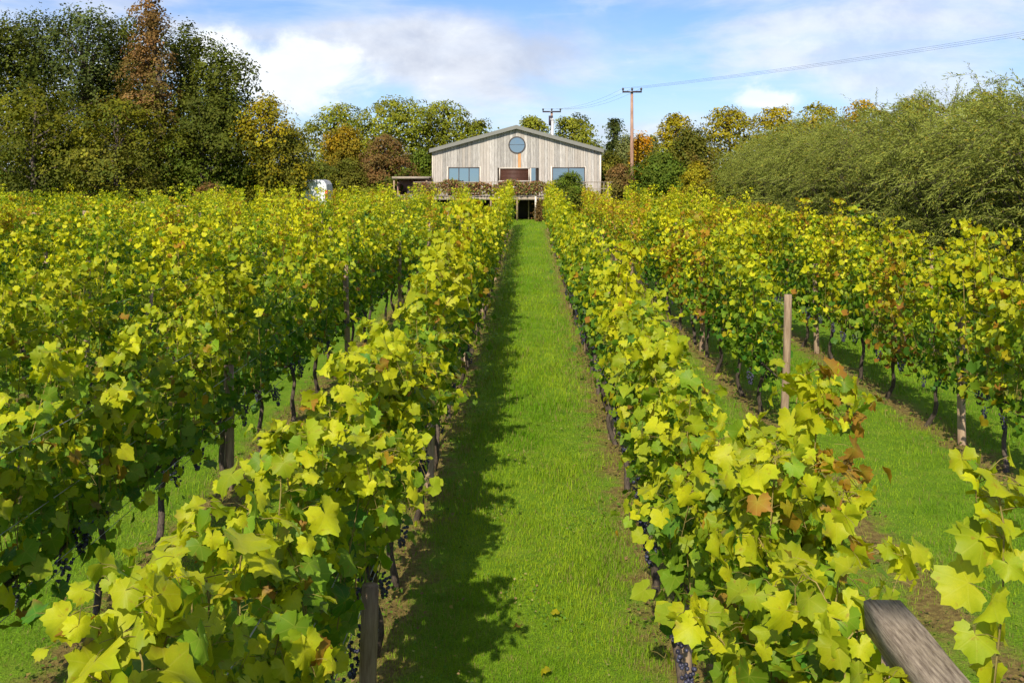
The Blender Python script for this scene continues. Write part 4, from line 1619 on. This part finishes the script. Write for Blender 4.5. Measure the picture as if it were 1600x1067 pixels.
GL = 'dark grove on the left'
tree('evergreen_tree', 'dark evergreen tree cut by the left edge of the picture', -25, 230, 22, 62, 'dark', 1, 'ovoid', dens=1.15, group=GL, fam2='grove')
tree('evergreen_tree', 'dark evergreen tree, second from the left edge', 46, 220, 26, 65, 'pine', 2, 'ovoid', dens=1.1, group=GL, fam2='dark')
tree('evergreen_tree', 'tall dark evergreen tree left of the brown pointed tree', 120, 215, 16, 64, 'pine', 3, 'ovoid', dens=1.1, group=GL, fam2='dark')
tree('evergreen_tree', 'slim dark evergreen tree directly behind the left flank of the brown tree', 184, 150, 28, 67, 'dark', 4, 'ovoid', group=GL)
tree('copper_tree', 'tall pointed russet-brown tree rising out of the dark grove', 228, 200, -8, 60.5, 'brown', 5, 'spire', dens=1.2, low=0.2, leaf=0.14, group=GL, fam2='olive', clump=0.28)
tree('evergreen_tree', 'dark tree just right of the brown pointed tree', 288, 200, 42, 65, 'dark', 6, 'ovoid', dens=1.1, group=GL)
tree('broadleaf_tree', 'dark green broadleaf tree at the right end of the grove', 345, 190, 84, 62, 'dark', 7, 'ovoid', dens=1.15, group=GL, fam2='dark')
tree('alder_tree', 'olive-green low spreading tree at the front left of the grove', 50, 260, 115, 58, 'grove', 8, 'round', dens=1.0, low=0.06, group=GL, fam2='dark')
tree('alder_tree', 'olive-yellow low spreading tree below the brown pointed tree', 185, 240, 145, 57, 'grove', 9, 'round', dens=1.05, low=0.06, group=GL, fam2='olive')
tree('broadleaf_tree', 'dark green low tree right of the olive-yellow tree', 318, 180, 150, 60, 'dark', 10, 'round', dens=1.0, low=0.14, group=GL, fam2='green')
tree('golden_tree', 'golden-yellow autumn tree at the right of the dark grove', 420, 150, 158, 61, 'yellow', 11, 'ovoid', dens=1.0, low=0.12, fam2='grove')
tree('olive_bush', 'grey-olive bush hiding the front of the white van', 444, 98, 198, 61.2, 'olive', 12, 'round', dens=1.0, low=0.26, leaf=0.12, cat='bush')
tree('shrub', 'small dull grey-brown shrub before the dark grove', 325, 62, 284, 55.5, 'maroon', 13, 'dome', dens=0.9, low=0.05, leaf=0.10, cat='shrub', fam2='olive')
GO = 'oaks behind the barn'
tree('oak_tree', 'green oak at the left end of the oaks behind the barn', 530, 200, 158, 90, 'oak', 14, 'dome', dens=1.0, leaf=0.2, group=GO, low=0.05)
tree('oak_tree', 'broad green oak above the maroon bush', 618, 240, 150, 88, 'oak', 15, 'dome', dens=1.0, leaf=0.2, group=GO, low=0.05)
tree('oak_tree', 'green oak rising just left of the barn roof', 692, 190, 156, 90, 'oak', 16, 'dome', dens=1.0, leaf=0.2, group=GO, low=0.05)
tree('oak_tree', 'small green oak top above the left roof slope', 744, 110, 184, 92, 'oak', 17, 'dome', dens=1.0, leaf=0.2, group=GO, low=0.05)
tree('ash_tree', 'small tree with golden top below the left oak', 535, 96, 202, 76, 'gold', 18, 'ovoid', dens=1.0, leaf=0.15, low=0.08, fam2='olive')
tree('maroon_bush', 'round maroon-brown bush left of the barn', 600, 122, 209, 71, 'maroon', 19, 'dome', dens=1.2, leaf=0.13, low=0.05, cat='bush')
tree('shrub', 'dark green shrub between the maroon bush and the barn wall', 658, 64, 232, 76, 'green', 20, 'dome', dens=1.0, low=0.05, cat='shrub')
tree('shrub', 'green shrub between the white van and the maroon bush', 545, 84, 246, 69, 'olive', 21, 'dome', dens=1.0, leaf=0.12, low=0.05, cat='shrub')
tree('shrub', 'low yellow-green shrub in front of the maroon bush', 590, 120, 292, 62, 'oak', 22, 'dome', dens=0.9, leaf=0.12, low=0.03, cat='shrub')
tree('oak_tree', 'small dark green treetop left of the barn flue pipe', 832, 90, 181, 98, 'oak', 23, 'dome', leaf=0.2, group=GO, low=0.05)
tree('oak_tree', 'green oak above the right roof slope', 897, 150, 178, 94, 'oak', 24, 'dome', leaf=0.2, group=GO, low=0.05)
tree('pine_tree', 'small dark pine between the barn and the utility pole', 960, 50, 186, 88, 'pine', 25, 'cone', leaf=0.16, low=0.1)
tree('shrub', 'brownish-green shrub at the right corner of the barn', 955, 66, 236, 77, 'olive', 26, 'dome', low=0.04, cat='shrub', leaf=0.14)
tree('willow_sapling', 'pale grey-green sapling between pine and orange bush', 978, 44, 216, 82, 'grey', 27, 'ovoid', low=0.08, leaf=0.14)
tree('orange_bush', 'bright orange bush beside the utility pole', 1000, 46, 216, 79, 'orange', 28, 'ovoid', low=0.05, cat='bush', leaf=0.14)
tree('grey_tree', 'pale thin tree right of the utility pole', 1018, 40, 212, 84, 'grey', 29, 'cone', low=0.1, leaf=0.14)
tree('shrub', 'dark green rounded shrub below the utility pole', 1032, 120, 236, 65, 'green', 30, 'dome', low=0.03, cat='shrub', leaf=0.13, dens=1.1)
tree('shrub', 'dull brown-green shrub between the barn corner and the dark shrub', 968, 76, 256, 67, 'maroon', 31, 'dome', low=0.03, cat='shrub', leaf=0.12, fam2='olive')
GR = 'yellowing trees on the right'
tree('field_maple', 'yellow-green tree nearest the utility pole on the right', 1056, 110, 176, 72, 'yellow', 32, 'dome', low=0.05, group=GR, fam2='oak')
tree('hawthorn_tree', 'dull olive-brown small tree before the yellow-green trees', 1078, 80, 206, 66, 'olive', 33, 'ovoid', low=0.12, fam2='maroon')
tree('young_tree', 'small yellow-brown tree with a bare pale trunk', 1088, 46, 252, 59, 'yellow', 34, 'dome', low=0.55, leaf=0.11, bark='pale_bark', trunkr=0.11)
tree('field_maple', 'yellow-green tree above the left end of the willow hedge', 1135, 165, 163, 70, 'yellow', 35, 'dome', low=0.05, group=GR, fam2='oak')
tree('field_maple', 'yellow-orange treetop left of the small white cloud', 1212, 160, 163, 70, 'yellow', 36, 'dome', low=0.05, group=GR, fam2='yellow')
tree('field_maple', 'yellow treetop just right of the small white cloud', 1278, 140, 162, 68, 'yellow', 37, 'dome', low=0.05, group=GR)
tree('field_maple', 'brownish-gold treetop above the middle of the willow hedge', 1345, 150, 155, 66, 'gold', 38, 'dome', low=0.05, group=GR, fam2='yellow')
tree('field_maple', 'yellow treetop above the right part of the willow hedge', 1425, 160, 152, 64, 'yellow', 39, 'dome', low=0.05, group=GR)
tree('field_maple', 'green-yellow treetop behind the tallest willow', 1530, 190, 136, 62, 'yellow', 40, 'dome', low=0.05, group=GR, fam2='oak')
tree('shrub', 'green shrub in front of the right barn window', 893, 78, 268, 64, 'green', 41, 'round', low=0.02, cat='shrub', leaf=0.10, dens=1.3, fam2='olive')
tree('shrub', 'small brown leafy shrub by the deck post', 846, 22, 312, 65.2, 'maroon', 42, 'dome', low=0.02, cat='shrub', leaf=0.08)
tree('shrub', 'low green plant beneath the deck', 752, 44, 333, 64.5, 'oak', 43, 'dome', low=0.02, cat='shrub', leaf=0.08)

# dark undergrowth closing the view under the grove
g = np.random.default_rng(90)
n = 26000
X = g.uniform(-48, -8.5, n)
Z = 0.7 + g.random(n) ** 1.3 * (2.6 + 0.8 * np.sin(X * 0.7))
P = np.stack([X, 70 + g.normal(0, 0.9, n), Z], 1)
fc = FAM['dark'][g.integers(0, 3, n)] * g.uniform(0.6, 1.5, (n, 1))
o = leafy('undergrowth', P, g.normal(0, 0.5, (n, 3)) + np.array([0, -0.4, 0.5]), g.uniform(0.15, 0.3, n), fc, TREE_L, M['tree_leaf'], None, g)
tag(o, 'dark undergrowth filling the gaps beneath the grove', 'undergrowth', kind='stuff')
n = 16000
X = g.uniform(6, 60, n)
Z = 0.9 + g.random(n) ** 1.3 * (3.0 + 0.8 * np.sin(X * 0.7))
P = np.stack([X, 80 + g.normal(0, 0.9, n), Z], 1)
fc = FAM['oak'][g.integers(0, 3, n)] * g.uniform(0.6, 1.4, (n, 1))
o = leafy('hedge_growth', P, g.normal(0, 0.5, (n, 3)) + np.array([0, -0.4, 0.5]), g.uniform(0.18, 0.32, n), fc, TREE_L, M['tree_leaf'], None, g)
tag(o, 'tangled green undergrowth behind the shrubs right of the barn', 'undergrowth', kind='stuff')

# ------------------------------------------------------------------ willow hedge on the right


def willow_mesh(seed, nst=200, H=6.2, W=2.3, leaf=0.092):
    g = np.random.default_rng(seed)
    P, T, S = [], [], []
    paths = []
    for s_ in range(nst):
        an = g.uniform(0, 2 * math.pi)
        spread = g.random() ** 0.6
        hh = H * g.uniform(0.72, 1.03) * (1 - 0.28 * spread ** 2)
        if g.random() < 0.30:
            hh *= g.uniform(0.25, 0.7)
        t = np.linspace(0, 1, 9)
        rx = W * spread * g.uniform(0.8, 1.15)
        b = g.normal(0, 0.25, 2)
        rr = rx * t ** 1.15
        x = b[0] + np.cos(an) * rr - 0.35 * t * t
        y = b[1] + np.sin(an) * rr
        z = hh * np.sin(t * (1.5 + 0.65 * spread)) / math.sin(min(1.5 + 0.65 * spread, math.pi / 2))
        pts = np.stack([x, y, z], 1)
        pts += 0.05 * g.normal(0, 1, pts.shape) * t[:, None]
        paths.append((pts, np.linspace(0.02, 0.003, 9)))
        # side twigs carry the leaves
        for q in range(26):
            tt = g.uniform(0.16, 1.0)
            p0 = np.array([np.interp(tt, t, pts[:, k]) for k in range(3)])
            p1 = np.array([np.interp(min(1, tt + 0.05), t, pts[:, k]) for k in range(3)])
            p_1 = np.array([np.interp(tt - 0.05, t, pts[:, k]) for k in range(3)])
            d = (p1 - p_1)
            d /= np.linalg.norm(d) + 1e-9
            tw = d * 1.1 + g.normal(0, 0.26, 3) + np.array([math.cos(an) * 0.25, math.sin(an) * 0.25, 0.12])
            tw /= np.linalg.norm(tw)
            Lt = g.uniform(0.25, 0.65)
            m = int(Lt / 0.038)
            u = np.linspace(0.05, 1, m)
            pos = p0 + tw * (Lt * u)[:, None] + np.array([0, 0, -0.12]) * (u ** 2 * Lt)[:, None]
            ld = tw + g.normal(0, 0.27, (m, 3))
            P.append(pos)
            T.append(ld)
            S.append(leaf * g.uniform(0.7, 1.25, m))
    P, T, S = np.concatenate(P), np.concatenate(T), np.concatenate(S)
    keep = P[:, 2] > 0.1
    P, T, S = P[keep], T[keep], S[keep]
    n = len(P)
    u = g.random(n)[:, None]
    C = np.array([0.155, 0.185, 0.028]) * (1 - u) + np.array([0.30, 0.325, 0.066]) * u
    big = np.sin(P[:, 0] * 2 + seed) * np.sin(P[:, 1] * 1.7) * np.sin(P[:, 2] * 2)
    C = C * (1 + 0.18 * big + g.normal(0, 0.10, n))[:, None]
    yel = g.random(n) < 0.05
    C[yel] = np.array([0.36, 0.29, 0.04])
    N = g.normal(0, 0.6, (n, 3)) + np.array([-0.25, -0.35, 0.6])
    V_, T_, C_, U_ = leaf_arrays(WILLOW_L, P, frames(N, T), S, np.clip(C, 0.01, 0.5), g)
    fol = npmesh('foliage', V_, [T_], M['tree_leaf'], C_)
    Vb, Fb = tubes(paths, 3)
    return fol, npmesh('stems', Vb, Fb, M['bark'])


WM = [willow_mesh(60 + s) for s in range(4)]
wpos = [(11.2, 14.8, 0.95), (12.1, 17.8, 0.96), (11.3, 20.6, 0.93), (11.7, 23.6, 0.92), (11.3, 26.6, 0.90), (11.8, 29.8, 0.90), (11.4, 33.0, 0.89), (11.9, 36.4, 0.90), (11.5, 40.0, 0.89), (12.0, 43.8, 0.88), (11.9, 47.6, 0.86), (12.0, 51.6, 0.82)]
wl_ = ['grey-green willow at the right edge, nearest the camera'] + ['%s nearest willow of the hedge on the right' % q for q in ('second', 'third', 'fourth', 'fifth', 'sixth')] + ['%s willow from the far end of the right hedge' % q for q in ('sixth', 'fifth', 'fourth', 'third', 'second')] + ['willow at the far end of the hedge, beside the olive-brown tree']
for n, (x, y, s_) in enumerate(wpos):
    r = empty('willow', (x, y, 0), [0, 0.7, -0.5, 0.3][n % 4])
    fo = obj('foliage', WM[n % 4][0], r)
    tag(fo, kind='stuff')
    so = obj('stems', WM[n % 4][1], r)
    fo.scale = so.scale = (1.05, 1.1, s_)
    tag(r, wl_[n], 'willow', 'willow hedge on the right')

# ------------------------------------------------------------------ grass
g = np.random.default_rng(4)
Bx, By, Bs = [], [], []


def scatter(x0, x1, y0, y1, dens, size):
    n = int((x1 - x0) * (y1 - y0) * dens)
    Bx.append(g.uniform(x0, x1, n))
    By.append(g.uniform(y0, y1, n))
    Bs.append(np.full(n, size))


for (y0, y1, dn, sz) in ((5.2, 7.5, 5200, 0.042), (7.5, 10, 3800, 0.046), (10, 14, 2000, 0.055), (14, 20, 850, 0.075), (20, 30, 420, 0.09), (30, 46, 180, 0.11), (46, 64, 70, 0.13)):
    scatter(-1.15, 1.15, y0, y1, dn, sz)
    if y1 <= 14:
        scatter(-3.6, -1.15, y0, y1, dn * 0.6, sz)
        scatter(-6.2, -3.6, max(y0, 6.8), y1, dn * 0.3, sz)
    elif y1 <= 30:
        scatter(-3.6, -1.15, y0, y1, dn * 0.5, sz)
    if y1 <= 20:
        scatter(1.15, 8.5, max(6, y0), y1, dn * 0.42, sz)
    elif y1 <= 46:
        scatter(1.15, 3.2, y0, y1, dn * 0.6, sz)
Bx, By, Bs = map(np.concatenate, (Bx, By, Bs))
u = (Bx - ROW0) / ROWS
du = np.abs(u - np.round(u)) * ROWS
wob = 0.12 * np.sin(By * 2.1 + Bx) + 0.08 * np.sin(By * 5.3 + 1) + 0.06 * np.sin(By * 11)
keep = (g.random(len(Bx)) < 0.22 + 0.78 * sstep(0.05, 0.36, du + wob)) & (np.abs(VX + F * Bx / By - 800) < 860)
Bx, By, Bs, du = Bx[keep], By[keep], Bs[keep], du[keep]
n = len(Bx)
patch = np.sin(Bx * 3.1 + 1.3 * np.sin(By * 1.9)) * np.sin(By * 2.3 + Bx) + 0.6 * np.sin(Bx * 8 + By * 5) * np.sin(By * 7)
h = Bs * g.uniform(0.4, 1.35, n) * (1 + 0.45 * patch).clip(0.35, 2)
az = g.uniform(0, 2 * math.pi, n)
w = Bs * 0.044 * g.uniform(0.7, 1.3, n)
lean = g.uniform(0.15, 0.9, n) * h
dirx, diry = np.cos(az), np.sin(az)
ax, ay = -diry * w, dirx * w
z0 = 0.025 * np.sin(Bx * 1.7 + 0.6 * np.sin(By)) * np.sin(By * 0.9) * (By < 57) - 0.004
B0 = np.stack([Bx - ax, By - ay, z0], 1)
B1 = np.stack([Bx + ax, By + ay, z0], 1)
Mm = np.stack([Bx + dirx * lean * 0.3, By + diry * lean * 0.3, z0 + h * 0.6], 1)
M0 = Mm - np.stack([ax, ay, 0 * ax], 1) * 0.8
M1 = Mm + np.stack([ax, ay, 0 * ax], 1) * 0.8
Tt = np.stack([Bx + dirx * lean, By + diry * lean, z0 + h * 0.9], 1)
V_ = np.stack([B0, B1, M1, M0, Tt], 1).reshape(-1, 3)
bi = np.arange(n)[:, None] * 5
quads = bi + np.array([[0, 1, 2, 3]])
tris = bi + np.array([[3, 2, 4]])
mixc = np.clip(0.5 - 0.26 * patch + 0.30 * np.sin(Bx * 1.9 + 2 * np.sin(By * 0.8)) + 0.22 * np.exp(-((np.abs(Bx + 0.02) - 0.45) / 0.14) ** 2) + g.normal(0, 0.16, n), 0, 1)[:, None]
C = np.array([0.115, 0.250, 0.005]) * (1 - mixc) + np.array([0.30, 0.40, 0.016]) * mixc
dry = (g.random(n) < 0.07 + 0.10 * (np.sin(Bx * 5 + By * 2.2) > 0.6) + 0.22 * (1 - sstep(0.3, 0.65, du)))[:, None]
C = np.where(dry, np.array([0.30, 0.25, 0.08]) * g.uniform(0.6, 1.1, (n, 1)), C)
me = npmesh('lawn_grass', V_, [quads, tris], M['grass'], np.repeat(C, 5, 0))
tag(obj('lawn_grass', me), 'short bright green grass of the alleys between the vine rows', 'grass', kind='stuff')

# weeds at the foot of the vines
n = 11000
k = g.integers(-2, 4, n)
X = ROW0 + ROWS * (k - 0) - 0.0 + g.normal(0, 0.20, n)
Y = 5.2 + 16 * g.random(n) ** 1.3
keep = np.sin(X * 4 + Y * 3) + np.sin(Y * 5.1) + g.normal(0, 0.5, n) > 0.1
X, Y = X[keep], Y[keep]
n = len(X)
P = np.stack([X, Y, 0.02 + 0.05 * g.random(n)], 1)
c0 = g.random(n)[:, None]
C = np.where(c0 < 0.35, np.array([0.22, 0.14, 0.06]), np.where(c0 < 0.5, np.array([0.26, 0.20, 0.05]), np.array([0.10, 0.19, 0.015]))) * g.uniform(0.6, 1.2, (n, 1))
o = leafy('ground_weeds', P, g.normal(0, 0.35, (n, 3)) + np.array([0, 0, 0.9]), g.uniform(0.02, 0.05, n), C, TREE_L, M['grass'], None, g, 0.0)
tag(o, 'low weeds and leaf litter at the foot of the vines', 'weeds', kind='stuff')

n = 5200
X = g.uniform(-0.85, 0.85, n)
Y = 5.4 + 14 * g.random(n) ** 1.5
keep = np.sin(X * 6 + 2 * np.sin(Y * 1.7)) + np.sin(Y * 3.3 + X * 2) + g.normal(0, 0.4, n) > 0.75
X, Y = X[keep], Y[keep]
n = len(X)
P = np.stack([X, Y, 0.025 + 0.03 * g.random(n)], 1)
c0 = g.random(n)[:, None]
C = np.where(c0 < 0.10, np.array([0.36, 0.24, 0.10]), np.where(c0 < 0.2, np.array([0.40, 0.36, 0.12]), np.array([0.12, 0.24, 0.03]))) * g.uniform(0.7, 1.2, (n, 1))
o = leafy('clover', P, g.normal(0, 0.3, (n, 3)) + np.array([0, 0, 0.9]), g.uniform(0.012, 0.03, n), C, TREE_L, M['grass'], None, g, 0.0)
tag(o, 'clover and bits of dry leaf scattered in the alley grass', 'clover', kind='stuff')

# a few fallen vine leaves on the alley
for n, (px, py, lab) in enumerate([(868, 968, 'dry tan fallen leaf on the grass in the middle of the alley'), (811, 990, 'small brown fallen leaf at the edge of the alley shadow'), (851, 1058, 'dry fallen leaf on the grass at the bottom of the picture'), (1032, 978, 'reddish fallen leaf on the grass beside the right post')]):
    Y = F * CAMZ / (py - VY)
    o = obj('fallen_leaf', LEAFMESH[(8, 10, 8, 10)[n], n])
    o.location = ((px - VX) / F * Y, Y, 0.06)
    o.scale = (0.045, 0.045, 0.045)
    o.rotation_euler = (0.25, 0.2 * n, n * 1.7)
    tag(o, lab, 'leaf', 'fallen leaves')
